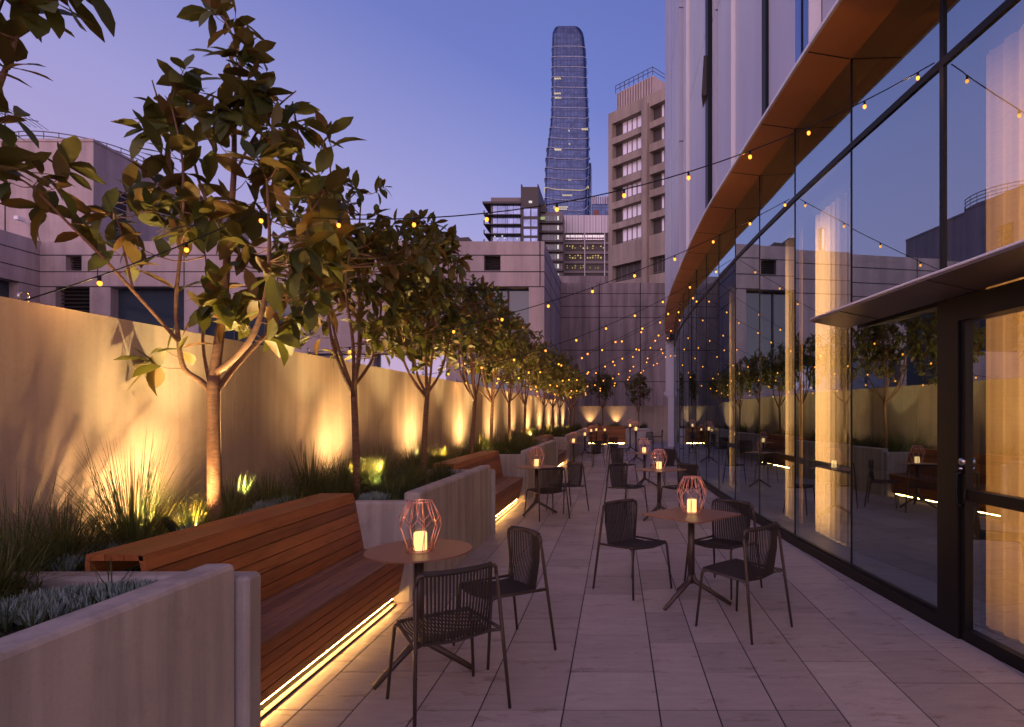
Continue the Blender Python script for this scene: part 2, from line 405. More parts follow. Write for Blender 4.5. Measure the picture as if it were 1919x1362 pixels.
tag(mb.build('end_wall', M['wall']), 'low concrete wall closing the far end of the terrace', 'wall')

# ------------------------------------------------------------------ concrete planters (sheared frame)
LZ, HZ = .88, .95
XF, XI = -1.82, -1.97        # wing faces in the sheared frame
def planter(label, wing, ends, name='concrete_planter'):
    t = thing(name, label, 'planter', (XF+sh(wing[0]), wing[0], 0))
    a, b = wing
    mb = MB(); mb.box((XI, a, -.01), (XF, b, HZ), 0, .022); mb.map(shear).build('wing_wall', M['planter'], t)
    for y0, y1, xr in ends:
        mb = MB(); mb.box((-3.36+.03+sh(y0)*.3, y0, -.012), (xr, y1, LZ), 0, .02); mb.map(shear).build('low_wall', M['planter'], t)
    return t
planter('large pale concrete planter wall in the near left foreground', (-1.5, 2.86), [(2.865, 2.99, -1.775)])
planter('pale concrete planter between the near wooden bench and the second wooden bench', (5.42, 8.30), [(5.32,5.45,-1.86),(8.305,8.42,-1.775)])
planter('pale concrete planter just beyond the second wooden bench', (11.55, 16.2), [(11.45,11.58,-1.86),(16.205,16.32,-1.775)])
planter('farthest pale concrete planter of the left row, ending beside the end bench', (20.2, 30.6), [(20.1,20.23,-1.86),(30.605,30.72,-1.775)])
mb = MB(); t0 = thing('concrete_planter', 'low boxy concrete planter at the far end, right of the end bench', 'planter', (1.2,33.5,0))
mb.box((.50,33.0,-.01),(1.88,33.18,.86),0,.02); mb.build('front_wall', M['planter'], t0)
mb = MB(); mb.box((1.74,33.185,-.01),(1.88,35.98,.86),0,.02); mb.build('side_wall', M['planter'], t0)
# soil
mb = MB()
def soilpatch(x0, x1, y0, y1, z, nx=6, ny=None, f=shear):
    ny = ny or max(2, int((y1-y0)/.25)); vs = []
    for j in range(ny+1):
        for i in range(nx+1):
            x = x0+(x1-x0)*i/nx; y = y0+(y1-y0)*j/ny
            vs.append(f(V(x, y, z + .05*noise.noise(V(x*2,y*2,3)) + .02*noise.noise(V(x*9,y*9,1)))))
    mb.add(vs, [(j*(nx+1)+i, j*(nx+1)+i+1, (j+1)*(nx+1)+i+1, (j+1)*(nx+1)+i) for j in range(ny) for i in range(nx)], 0, True)
soilpatch(-3.38, XI+.01, -1.5, 2.87, .77, 10)
soilpatch(-3.38, -2.62, 2.98, 5.33, .80)
soilpatch(-3.36, XI+.01, 5.44, 8.31, .79, 8)
soilpatch(-3.36, -2.62, 8.41, 11.46, .80)
soilpatch(-3.34, XI+.01, 11.57, 16.21, .79, 8)
soilpatch(-3.34, -2.62, 16.3, 20.11, .80)
soilpatch(-3.30, XI+.01, 20.22, 30.62, .79, 8)
soilpatch(-3.2, XI+.1, 30.6, 36.0, .79, 6)
soilpatch(-1.7, .5, 33.62, 36.0, .80, 8, None, lambda p: p)
soilpatch(.49, 1.75, 33.17, 36.0, .78, 8, None, lambda p: p)
tag(mb.build('soil', M['soil']), kind='structure')

# ------------------------------------------------------------------ benches
def bench(label, Y0, Y1):
    t = thing('wooden_bench', label, 'bench', (-1.95+sh(Y0), (Y0+Y1)/2, 0), group='built-in hardwood benches')
    Ln = [Y0, Y1]
    def plank(mb, poly, y0, y1):     # poly in xz
        n = len(poly); vs = [(x, y0, z) for x, z in poly] + [(x, y1, z) for x, z in poly]
        mb.add(vs, [tuple(range(n)), tuple(reversed(range(n, 2*n)))] + [(i, n+i, n+(i+1) % n, (i+1) % n) for i in range(n)])
    # seat: boards from front edge to back
    mb = MB(); nb = 5; x0, x1 = -2.30, -1.90
    for i in range(nb):
        a = x1+(x0-x1)*i/nb; b = x1+(x0-x1)*(i+1)/nb + .004
        za = .455+.015*i/nb
        plank(mb, [(b,za-.025),(a,za-.025),(a,za-.003),(a-.004,za),(b+.004,za+.003),(b,za)], Y0+.004, Y1-.004)
    mb.map(shear).build('seat', M['wood_seat'], t)
    # front boards (leaning in towards the floor)
    mb = MB(); nb = 5
    pa, pb = V(-1.905,0,.425), V(-1.975,0,.068)
    for i in range(nb):
        a = pa.lerp(pb, i/nb); b = pa.lerp(pb, (i+1)/nb - .017)
        plank(mb, [(a.x-.022,a.z),(b.x-.022,b.z),(b.x,b.z),(a.x,a.z)], Y0+.004, Y1-.004)
    mb.map(shear).build('front_panel', M['wood'], t)
    # backrest boards
    mb = MB(); nb = 6; pa, pb = V(-2.275,0,.475), V(-2.365,0,.955)
    for i in range(nb):
        a = pa.lerp(pb, i/nb); b = pa.lerp(pb, (i+1)/nb - .013)
        plank(mb, [(a.x-.028,a.z),(a.x,a.z),(b.x,b.z),(b.x-.028,b.z)], Y0+.004, Y1-.004)
    mb.map(shear).build('backrest', M['wood'], t)
    mb = MB(); nb = 3
    for i in range(nb):
        a = -2.369-(.285)*i/nb; b = -2.369-(.285)*(i+1)/nb+.005
        plank(mb, [(b,.925),(a,.925),(a,.955),(b,.957)], Y0+.004, Y1-.004)
    plank(mb, [(-2.654,.83),(-2.63,.83),(-2.63,.923),(-2.654,.923)], Y0+.004, Y1-.004)
    mb.map(shear).build('top_board', M['wood'], t)
    mb = MB(); mb.box((-2.66,Y0+.01,-.01),(-2.60,Y1-.01,.82)); mb.box((-2.60,Y0+.01,.02),(-2.03,Y1-.01,.10)); mb.box((-2.04,Y0+.01,.0),(-2.015,Y1-.01,.05))
    mb.map(shear).build('base', M['black'], t)
    mb = MB(); mb.box((-2.014,Y0+.03,.046),(-2.004,Y1-.05,.056)); mb.map(shear).build('light_strip', M['led'], t)
    mb = MB(); mb.box((-1.972,Y0+.03,.0),(-1.960,Y1-.08,.014)); mb.map(shear).build('strip_channel', M['black'], t)
    return t
bench('nearest long reddish wooden bench with glowing light strip, behind the round table', 2.99, 5.32)
bench('second reddish wooden bench, between two pale concrete planters', 8.42, 11.45)
bench('third reddish wooden bench along the left planters, mostly hidden', 16.32, 20.1)
t = thing('wooden_bench', 'reddish wooden bench across the far end, facing the camera over a glowing strip', 'bench', (-.6,33.2,0), group='built-in hardwood benches')
mb = MB()
for i in range(5): mb.box((-1.62,33.0+i*.08,.43),(.48,33.0+i*.08+.075,.455))
mb.build('seat', M['wood_seat'], t)
mb = MB()
for i in range(5): mb.box((-1.62,33.01+i*.012,.425-.075*(i+1)),(.48,33.03+i*.012,.425-.075*i-.006))
mb.build('front_panel', M['wood'], t)
mb = MB()
for i in range(6): mb.box((-1.62,33.42+i*.015,.47+.08*i),(.48,33.45+i*.015,.47+.08*(i+1)-.006))
mb.box((-1.62,33.44,.95),(.48,33.62,.975)); mb.build('backrest', M['wood'], t)
mb = MB(); mb.box((-1.55,33.07,.03),(.42,33.09,.05)); mb.build('light_strip', M['led'], t)

# ------------------------------------------------------------------ chair
def arc(c, a, b, r, n=5):
    pass
def fillet(pts, r=.04, n=4):
    pts = [Vector(p) for p in pts]; out = [pts[0]]
    for i in range(1, len(pts)-1):
        p = pts[i]; a = (pts[i-1]-p); b = (pts[i+1]-p); rr_ = min(r, a.length*.45, b.length*.45)
        A = p+a.normalized()*rr_; B = p+b.normalized()*rr_
        for k in range(n+1):
            t = k/n; out.append(A*(1-t)**2+p*2*t*(1-t)+B*t*t)
    out.append(pts[-1]); return out
def make_chair(label, group):
    # local frame: faces +y, rear at -y
    t = thing('cord_chair', label, 'chair', (0,0,0), 0, group)
    R1 = .0115
    for sx in (-1, 1):
        mb = MB(); mb.tube([(sx*.265,-.255,0),(sx*.245,-.20,.42),(sx*.232,-.165,.70),(sx*.226,-.158,.745)], [.0095,.012,.0115,.0115], 8); mb.build('leg', M['frame'], t)
        mb = MB(); mb.tube(fillet([(sx*.262,.262,0),(sx*.232,.225,.432),(sx*.222,.17,.440)], .03), [.0095]+[.0115]*5+[.0105], 8); mb.build('leg', M['frame'], t)
    mb = MB(); mb.tube(fillet([(-.226,-.158,.745),(-.222,-.160,.79),(0,-.205,.80),(.222,-.160,.79),(.226,-.158,.745)], .05, 5), .0118, 8)
    mb.build('top_rail', M['frame'], t); mb = MB()
    mb.tube(fillet([(-.244,-.198,.43),(-.205,-.165,.425),(-.19,-.135,.415),(0,-.155,.405),(.19,-.135,.415),(.205,-.165,.425),(.244,-.198,.43)], .03), .0095, 8)
    mb.build('lower_rail', M['frame'], t)
    mb = MB(); mb.tube(fillet([(-.244,-.198,.43),(-.222,.17,.440),(-.215,.228,.442),(0,.262,.43),(.215,.228,.442),(.222,.17,.440),(.244,-.198,.43)], .035), .0105, 8); mb.build('seat_frame', M['frame'], t)
    # back cords: from top rail to lower rail, front and rear strand
    mb = MB(); n = 21
    for i in range(n):
        u = -1+2*i/(n-1); xt = u*.196; xb = u*.178
        yt = -.160-.045*(1-u*u)**.7; yb = -.137-.020*(1-u*u)
        for d in (.006, -.006):
            mb.tube([(xt,yt+d,.797),(xt*.98,yt*.55+yb*.45+d*1.0-.012,.62),(xb,yb+d,.408)], .0038, 5, cap=False)
    mb.tube([(u*.19, -.160-.045*(1-(u)**2)**.7 if abs(u)<1 else -.160, .798) for u in [-1+.1*k for k in range(21)]], .0165, 8)
    mb.build('backrest', M['cord'], t)
    mb = MB(); n = 26
    for i in range(n):
        u = -1+2*i/(n-1); x0 = u*.182; x1 = u*.212
        yf = .232+.028*(1-u*u)
        mb.tube([(x0,-.140-.015*(1-u*u),.425),(x0*.6+x1*.4,-.02,.418-.006*(1-u*u)),(x1,.12,.432),(x1,yf,.452-.008*(1-u*u)),(x1,yf+.010,.436-.008*(1-u*u))], .0049, 5, cap=False)
    mb.build('seat', M['cord'], t)
    proto_done(t); return t
chairs = [
 ((-.96,3.46), (-.30,.42), 'dark cord chair nearest the camera, its back to us, at the near round table'),
 ((-.79,4.29), (-.43,-.35), 'dark cord chair right of the near round table, turned towards the bench'),
 ((.15,5.74), (.39,-.39), 'dark cord chair left of the near square table'),
 ((1.01,5.76), (-.36,-.38), 'dark cord chair behind the near square table, next to the glass'),
 ((.99,4.71), (-.38,.41), 'dark cord chair in front of the near square table on its right, back to us'),
 ((-1.10,9.62), (-.30,.42), 'dark cord chair before the second round table, seen from behind'),
 ((-.83,10.35), (-.43,-.35), 'dark cord chair right of the second round table, facing the second bench'),
 ((.15,10.15), (.39,-.36), 'dark cord chair left of the second square table'),
 ((1.08,10.05), (-.38,-.36), 'dark cord chair between the second square table and the glass'),
 ((.13,14.5), (.39,-.36), 'dark cord chair left of the third square table'),
 ((1.13,14.35), (-.39,-.36), 'dark cord chair right of the third square table'),
 ((-.72,18.9), (-.40,.40), 'dark cord chair right of the farther round table by the planters'),
 ((.02,21.2), (.39,-.36), 'dark cord chair out on the open paving left of the high tables'),
 ((-.62,25.2), (-.40,-.20), 'small distant dark cord chair near the end bench'),
]
ch0 = None
for i, (c, d, lab) in enumerate(chairs):
    if i == 0: o = ch0 = make_chair(lab, 'dark cord terrace chairs')
    else: o = copy_tree(ch0)
    o.location = (c[0], c[1], 0.001); o.rotation_euler = (0,0,math.atan2(d[1], d[0]) - math.pi/2); o['label'] = lab

# ------------------------------------------------------------------ tables
def make_table(label, kind, H=.775, size=.66, rz=0.0, a0=45.0, L=.345):
    t = thing('cafe_table', label, 'table', (0,0,0), 0, 'terrace cafe tables')
    mb = MB()
    if kind == 'round': mb.lathe([(size/2-.004,-.012),(size/2,-.010),(size/2,-.002),(size/2-.003,0)], 56, (0,0,H), 0, False)
    else:
        h = size/2; r = .03; poly = []
        for cx, cy_, s in ((h-r,h-r,0),(-h+r,h-r,90),(-h+r,-h+r,180),(h-r,-h+r,270)):
            for k in range(5):
                a = math.radians(s+k*22.5); poly.append((cx+r*math.cos(a), cy_+r*math.sin(a)))
        c, s_ = math.cos(rz), math.sin(rz); poly = [(x*c-y*s_, x*s_+y*c) for x, y in poly]
        mb.prism(poly, H-.012, H)
    mb.build('tabletop', M['table'], t)
    mb = MB(); mb.tube([(0,0,.17),(0,0,H-.03)], .030, 16); mb.lathe([(.03,0),(.12,.008),(.12,.014)], 24, (0,0,H-.0275)); mb.build('column', M['frame'], t)
    for k in range(3):
        a = math.radians(a0+120*k); c, s_ = math.cos(a), math.sin(a)
        mb = MB(); mb.tube(fillet([(c*.012,s_*.012,.25),(c*.03,s_*.03,.19),(c*L,s_*L,.014)], .06, 4), [.024]*3+[.023]*3+[.017], 10)
        mb.build('leg', M['frame'], t)
    proto_done(t); return t
def place(o, x, y, lab, z=0.001):
    o.location = (x, y, z); o['label'] = lab; return o
rt = make_table('', 'round', .775, .665, 0, 119)
st = make_table('', 'square', .775, .632, math.radians(45), 103)
place(rt, -1.27, 3.92, 'near round cafe table beside the first wooden bench')
place(st, .655, 5.32, 'near square cafe table between three chairs')
place(copy_tree(rt), -1.32, 10.05, 'second round cafe table, beside the second wooden bench')
place(copy_tree(st), .67, 9.55, 'second square cafe table, in the middle of the terrace')
place(copy_tree(st), .63, 13.6, 'third square cafe table, behind the second square one')
place(copy_tree(rt), -1.29, 18.3, 'farther round cafe table next to the third concrete planter')
place(copy_tree(rt), -1.25, 24.2, 'distant round cafe table close to the left planter wall')
ht = make_table('', 'square', 1.08, .55, math.radians(45), 100, .33)
place(ht, .66, 20.5, 'tall bar table nearer the camera of the pair by the end planter')
place(copy_tree(ht), .60, 26.5, 'tall bar table farther from the camera of the pair by the end planter')
for x, y, lab in ((-1.22,29.5,'small round table leftmost in front of the end bench'),(-1.02,31.0,'small round table second from the left before the end bench'),(-.58,30.6,'small round table rightmost in front of the end bench')):
    place(copy_tree(rt), x, y, lab)
# bar stools
def make_stool():
    t = thing('bar_stool', '', 'stool', (0,0,0), 0, 'dark bar stools')
    for sx in (-1,1):
        mb = MB(); mb.tube([(sx*.22,-.22,0),(sx*.19,-.17,.72),(sx*.18,-.19,.98)], .011, 6); mb.build('leg', M['frame'], t)
        mb = MB(); mb.tube([(sx*.22,.22,0),(sx*.18,.18,.72)], .011, 6); mb.build('leg', M['frame'], t)
    mb = MB(); mb.tube(fillet([(-.21,-.20,.25),(-.20,.21,.25),(.20,.21,.25),(.21,-.20,.25)], .02), .009, 6); mb.build('footrest', M['frame'], t)
    mb = MB(); mb.box((-.19,-.18,.715),(.19,.19,.74),0,.01); mb.build('seat', M['cord'], t)
    mb = MB(); mb.tube(fillet([(-.18,-.19,.97),(0,-.21,.985),(.18,-.19,.97)], .05), .014, 6)
    for i in range(12): mb.tube([(-.165+.03*i,-.20,.975),(-.165+.03*i,-.175,.75)], .007, 4)
    mb.build('backrest', M['cord'], t); proto_done(t); return t
s0 = make_stool(); s0['label'] = 'dark bar stool right of the nearer tall table'; s0.location = (1.05,21.8,.001); s0.rotation_euler = (0,0,2.2)
s1 = copy_tree(s0); s1['label'] = 'dark bar stool standing alone near the white post'; s1.location = (1.66,24.4,.001); s1.rotation_euler = (0,0,1.6)

# ------------------------------------------------------------------ candle lanterns
def make_lantern():
    t = thing('candle_lantern', '', 'lantern', (0,0,0), 0, 'copper wire candle lanterns')
    mb = MB(); n = 9; wr = .0021; hh = .315
    def pt(r, k, z): a = 2*math.pi*k/n; return V(r*math.cos(a), r*math.sin(a), z)
    for r, z in ((.074,hh),(.078,.004)): mb.tube([pt(r, k*n/36, z) for k in range(36)], .0028, 6, closed=True)
    mb.tube([pt(.072, k*n/36, .012) for k in range(36)], .002, 6, closed=True)
    U = [pt(.130, k, .215) for k in range(n)]; Lw = [pt(.128, k+.5, .160) for k in range(n)]
    for k in range(n):
        mb.tube([pt(.074,k-.12,hh), U[k]], wr, 5); mb.tube([pt(.074,k+.5,hh), Lw[k]], wr, 5)
        mb.tube([pt(.074,k+.12,hh), U[k]], wr, 5)
        mb.tube([U[k], Lw[k], U[(k+1) % n]], wr, 5)
        mb.tube([pt(.078,k+.4,.004), Lw[k]], wr, 5); mb.tube([pt(.078,k+.6,.004), Lw[k]], wr, 5)
    mb.build('wire_cage', M['copper'], t)
    mb = MB(); mb.lathe([(.040,.006),(.041,.012),(.041,.112),(.036,.118),(.001,.112)], 24); c = mb.build('candle', M['candle'], t)
    mb = MB(); mb.add([(.058*math.cos(6.2832*k_/28), .058*math.sin(6.2832*k_/28), z_) for z_ in (.006,.17) for k_ in range(28)], [(k_, (k_+1) % 28, 28+(k_+1) % 28, 28+k_) for k_ in range(28)], 0, True); mb.build('glass_sleeve', M['clear'], t)
    proto_done(t); return t
lan = make_lantern(); first = True
lsp = [(-1.25,3.88,.777,'lit copper lantern on the near round table'),(.665,5.36,.777,'lit copper lantern on the near square table'),
 (-1.32,10.05,.777,'lit copper lantern on the second round table'),(.67,9.55,.777,'lit copper lantern on the second square table'),
 (.62,13.6,.777,'lit copper lantern on the third square table'),(-1.29,18.3,.777,'lit copper lantern on the farther round table beside the planter'),
 (-1.25,24.2,.777,'lit copper lantern on the distant round table near the left planter'),(.66,20.5,1.082,'lit copper lantern on the nearer tall bar table'),(.60,26.5,1.082,'lit copper lantern on the farther tall bar table'),
 (-1.22,29.5,.777,'tiny lit copper lantern leftmost in front of the end bench'),(-1.02,31.0,.777,'tiny lit copper lantern second from left in front of the end bench'),(-.58,30.6,.777,'tiny lit copper lantern rightmost in front of the end bench')]
for i, (x, y, z, lab) in enumerate(lsp):
    o = lan if i == 0 else copy_tree(lan)
    place(o, x, y, lab, z); o.rotation_euler = (0,0,i*.7)
    pl = bpy.data.lights.new('candle_lamp', 'POINT'); pl.energy = 1.5; pl.color = (1,.50,.16); pl.shadow_soft_size = 0.0
    po_ = bpy.data.objects.new('candle_lamp', pl); C.objects.link(po_); po_.location = (x, y, z+.128)

# ------------------------------------------------------------------ uplights
def spot(name, loc, tgt, W, col, size, blend, r=.03):
    d = bpy.data.lights.new(name, 'SPOT'); d.energy = W; d.color = col; d.spot_size = math.radians(size); d.spot_blend = blend; d.shadow_soft_size = r
    o = bpy.data.objects.new(name, d); C.objects.link(o); o.location = loc
    o.rotation_euler = (Vector(tgt)-Vector(loc)).to_track_quat('-Z', 'Y').to_euler(); return o
def make_uplight():
    t = thing('garden_uplight', '', 'uplight', (0,0,0), 0, 'garden uplights in the planted beds')
    mb = MB(); mb.tube([(0,0,-.08),(0,0,.05)], .008, 6); mb.build('spike', M['black'], t)
    mb = MB(); mb.tube([(.03,0,.035),(-.035,0,.115)], [.026,.030], 12, cap=False); mb.tube([(.031,0,.034),(.03,0,.036)], .026, 12); mb.build('lamp_head', M['black'], t)
    proto_done(t); return t
UPW = 150; UPC = (1, .585, .225)
up0 = make_uplight()
ups = [3.92, 6.9, 9.4, 12.2, 15.0, 17.8, 20.6, 23.4, 26.2, 29.0, 32.0]
for i, y in enumerate(ups):
    x = (-2.78 if i else -2.92) + sh(y); z = .86
    o = up0 if i == 0 else copy_tree(up0); o.location = (x, y, z)
    o['label'] = ['small black uplight in the grass by the nearest tree','small black uplight in the grass just beyond the nearest bench','small black uplight behind the second bench'][i] if i < 3 else 'small black uplight hidden in the far grasses of the left bed'
    if i == 0:
        spot('uplight_lamp', (WX(y)+.17, y+.30, z+.06), (WX(y)+.06, y+.31, z+1.6), UPW*.34, UPC, 62, 1, .012)
        spot('uplight_lamp', (WX(y)+.46, y+.18, z+.04), (WX(y), y-.05, z+1.1), UPW*1.05, UPC, 150, .8, .012)
    else:
        spot('uplight_lamp', (WX(y)+.17, y, z+.16), (WX(y)+.06, y+.01, z+1.6), UPW*.24, UPC, 66, 1, .012)
        spot('uplight_lamp', (WX(y)+.58, y, z+.14), (WX(y), y-.15, z+1.3), UPW*1.1, UPC, 140, .9, .012)
    # extra spots without fixtures, added to brighten the tree crowns
for y, tx in ((4.32,-2.85),(6.2,-2.65),(8.2,-2.59),(10.7,-2.54),(12.8,-2.64),(14.8,-2.6),(17.2,-2.6),(19.6,-2.4),(22.2,-2.35),(25.0,-2.3),(28.2,-2.25)):
    if y < 5: spot('uplight_lamp', (tx-.10, y-.55, .92), (tx+.0, y-.05, 3.2), UPW*2.2, (1,.70,.28), 70, 1, .02)
    spot('uplight_lamp', (WX(y)+.38, y+.42, 1.0), (tx+.10, y-.10, 3.1), UPW*3.0, (1,.72,.30), 72, 1, .02)
for x, y in ((-2.80,4.0),(-2.72,6.75),(-2.66,9.25),(-2.6,12.1),(-2.6,14.9)):  # bare spots added beside the grass tufts to brighten their blades
    spot('uplight_lamp', (x+.20, y-.30, .90), (x-.02, y+.04, 1.08), UPW*.22, (1,.75,.30), 74, 1, .01)
for x, lab in ((-1.55,'small black uplight at the end wall, left one'),(.0,'small black uplight at the end wall, right one')):
    o = copy_tree(up0); o.location = (x, 35.6, .86); o.rotation_euler = (0,0,-math.pi/2); o['label'] = lab
    spot('uplight_lamp', (x, 35.72, .90), (x, 35.97, 1.9), UPW*.75, UPC, 74, 1, .02)

# ------------------------------------------------------------------ leaves, trees
def add_leaf(mb, base, d, up, L, W, curl=.25, fold=.18, nseg=4):
    d = d.normalized(); s = d.cross(up)
    if s.length < 1e-3: s = d.orthogonal()
    s.normalize(); nrm = s.cross(d)
    prof = [.10,.72,1.0,.82,.06] if nseg == 4 else [.1,1.0,.08]
    b = len(mb.v); m = len(prof)
    for i, wd in enumerate(prof):
        t = i/(m-1); c = base + d*(L*(t-.12*curl*t*t)) - nrm*(curl*L*t*t)
        w_ = W*.5*wd
        mb.v.append(tuple(c - s*w_ + nrm*fold*w_)); mb.v.append(tuple(c)); mb.v.append(tuple(c + s*w_ + nrm*fold*w_))
    for i in range(m-1):
        a = b+i*3
        for q in ((a,a+1,a+4,a+3),(a+1,a+2,a+5,a+4)): mb.f.append(list(q)); mb.m.append(0); mb.sm.append(True)
def rvec(r): 
    while True:
        v = V(r.uniform(-1,1), r.uniform(-1,1), r.uniform(-1,1))
        if .05 < v.length < 1: return v.normalized()
def smooth(pts, k=3):
    pts = [Vector(p) for p in pts]; out = []
    for i in range(len(pts)-1):
        p0 = pts[max(i-1,0)]; p1 = pts[i]; p2 = pts[i+1]; p3 = pts[min(i+2,len(pts)-1)]
        for j in range(k):
            t = j/k
            out.append(.5*((2*p1)+(-p0+p2)*t+(2*p0-5*p1+4*p2-p3)*t*t+(-p0+3*p1-3*p2+p3)*t**3))
    out.append(pts[-1]); return out
def grow(seed, limbs, tips, leafL, nwhorl, nseg=4, nalong=3, spread=.9):
    r = random.Random(seed); lm = MB(); bm_ = MB()
    nodes = []
    for pts, r0, r1 in limbs:
        sp = smooth(pts, 4); n = len(sp)
        lm.tube(sp, [r0+(r1-r0)*i/(n-1) for i in range(n)], 8)
        nodes += sp[n//4:]
    for tip in tips:
        best = min(nodes, key=lambda q: (q-tip).length + (0.6 if q.z > tip.z else 0))
        d = tip-best; L = d.length
        if L > .04:
            mid = best.lerp(tip, .5) + rvec(r)*L*.10 + V(0,0,-.06*L)
            pts = smooth([best, mid, tip], 3)
            bm_.tube(pts, [max(.0035, min(.010, .008*L+.003))*(1-.6*i/(len(pts)-1)) for i in range(len(pts))], 5, cap=False)
            along = [pts[-2], pts[-3]] if L > .15 else []
        else: along = []
        dd = (d.normalized() if L > .02 else V(0,0,1))
        for c, cnt in [(tip, nwhorl)] + [(q, nalong) for q in along]:
            ph = r.uniform(0, 6.28)
            for k in range(cnt):
                a = ph + 2.4*k; o1 = dd.orthogonal().normalized(); o2 = dd.cross(o1)
                rad = o1*math.cos(a)+o2*math.sin(a)
                ld = (dd*r.uniform(.1,.8) + rad*spread + V(0,0,r.uniform(-.45,.25))).normalized()
                sc_ = r.uniform(.6,1.15)
                add_leaf(lm_leaf, c + rvec(r)*.012, ld, V(0,0,1)+rvec(r)*.6, leafL*sc_, leafL*sc_*r.uniform(.36,.50), r.uniform(.02,.45), r.uniform(.05,.35), nseg)
    return lm, bm_
def tree(name, label, seed, limbs, tips, base, leafL, nwhorl, group='young broadleaf trees along the terrace', nseg=4, nalong=3, spread=.9):
    global lm_leaf
    lm_leaf = MB(); lm, bm_ = grow(seed, limbs, tips, leafL, nwhorl, nseg, nalong, spread)
    t = thing(name, label, 'tree', base, 0, group)
    lm.v += bm_.v if False else []; nb_ = len(lm.v); lm.v += bm_.v; lm.f += [[i+nb_ for i in f] for f in bm_.f]; lm.m += bm_.m; lm.sm += bm_.sm; lm.build('trunk', M['bark'], t); lm_leaf.build('crown', M['leaf'], t)
    return t
def blob(r, n, c, rad, Y, dy):
    out = []
    for _ in range(n):
        a = r.uniform(0,6.28); q = r.random()**.5
        out.append(P(c[0]+rad[0]*q*math.cos(a), c[1]+rad[1]*q*math.sin(a), Y + r.uniform(-dy,dy)))
    return out
# nearest tree: limbs and clumps measured from the photograph at its own distance
Y1 = 4.32; q = lambda x, y, dy=0: P(x, y, Y1+dy)
base1 = P(403, 1010, Y1); base1.z = .74
limbs = [([base1, q(402,900), q(400,800), q(401,705)], .050, .040),
 ([q(401,710), q(410,640), q(420,560,.05), q(428,450,.08), q(438,330,.05), q(440,200), q(450,110), q(418,30)], .036, .006),
 ([q(401,740), q(378,715), q(345,690,-.06), q(335,640,-.1), q(330,560,-.1), q(342,430,-.1), q(342,300,-.12), q(322,200,-.1)], .024, .005),
 ([q(335,640,-.1), q(300,600,-.2), q(250,545,-.3), q(190,480,-.42), q(130,420,-.5), q(60,350,-.6), q(15,325,-.65)], .014, .005),
 ([q(250,545,-.3), q(235,480,-.3), q(222,420,-.28), q(205,380,-.25)], .008, .004),
 ([q(402,700), q(440,670,-.05), q(478,620,-.12), q(500,540,-.15), q(505,440,-.15), q(500,340,-.1)], .026, .007),
 ([q(405,735), q(430,700,.1), q(465,660,.22), q(520,600,.35), q(560,500,.4), q(580,400,.4), q(560,260,.3), q(548,190,.3)], .022, .005),
 ([q(428,450,.08), q(380,360,.1), q(350,260,.15), q(300,190,.15), q(285,150,.15)], .012, .004),
 ([q(438,330,.05), q(480,250,0), q(520,200,0), q(555,170,0)], .010, .004),
 ([q(580,400,.4), q(620,330,.4), q(600,280,.4)], .009, .004),
 ([q(396,735), q(380,640,.1), q(390,560,.2), q(385,480,.25)], .013, .005)]
r = random.Random(5); tips = []
for n_, c, rad, dy in ((7,(415,45),(32,35),.12),(10,(455,110),(52,45),.2),(12,(445,185),(62,50),.25),(9,(345,185),(62,60),.22),(8,(290,210),(45,55),.2),
  (10,(500,225),(75,45),.25),(9,(400,280),(90,55),.3),(8,(310,330),(50,60),.25),(10,(560,260),(55,65),.25),(12,(470,340),(90,60),.35),(12,(560,370),(70,70),.3),
  (10,(400,420),(90,60),.35),(12,(500,450),(90,70),.35),(12,(590,460),(55,60),.3),(10,(440,530),(70,50),.3),(8,(560,560),(50,50),.25),(5,(480,610),(55,35),.2),
  (6,(250,420),(55,60),.2),(7,(330,450),(45,60),.2),(5,(390,600),(40,40),.2)):
    tips += blob(r, max(3, round(n_*.62)), c, rad, Y1, dy)
for x, y, dy in ((40,320,-.65),(80,330,-.55),(110,350,-.55),(130,310,-.5),(75,390,-.5),(160,420,-.42),(200,400,-.3),(150,440,-.4),(215,470,-.35),(250,500,-.28),(285,680,-.15),(310,655,-.12),(340,655,-.1),(15,340,-.65)): tips.append(q(x, y, dy))
tree('broadleaf_tree', 'nearest large-leaved young tree rising behind the first wooden bench', 5, limbs, tips, (base1.x, base1.y, .74), .225, 4, nalong=2)
# tree just outside the left edge whose leaves reach into the top left corner
Y0 = 2.25; q0 = lambda x, y, dy=0: P(x, y, Y0+dy)
b0 = P(-520, 1100, Y0); b0.z = .74
limbs = [([b0, q0(-510,800), q0(-480,500), q0(-420,200), q0(-380,-200)], .045, .02), ([q0(-490,560), q0(-300,420), q0(-150,330), q0(-40,240), q0(10,130), q0(45,20), q0(60,-60)], .018, .004),
 ([q0(-150,330), q0(-80,180), q0(-20,60), q0(20,-40)], .010, .004), ([q0(-300,420), q0(-160,460), q0(-60,420), q0(-20,380)], .010, .004)]
tips = [q0(*p) for p in ((25,55),(12,75),(60,20),(95,5),(40,25),(20,215),(-20,230),(10,130),(150,-40),(-40,60),(-60,130),(-15,300),(20,-10),(90,-60),(-80,300))]
r = random.Random(8)
for _ in range(40): tips.append(q0(r.uniform(-900,-220), r.uniform(-500,420), r.uniform(-.5,.5)))
tree('broadleaf_tree', 'large-leaved tree at the left edge, only its branch tips hanging into the top left corner', 9, limbs, tips, (b0.x, b0.y, .74), .18, 4)
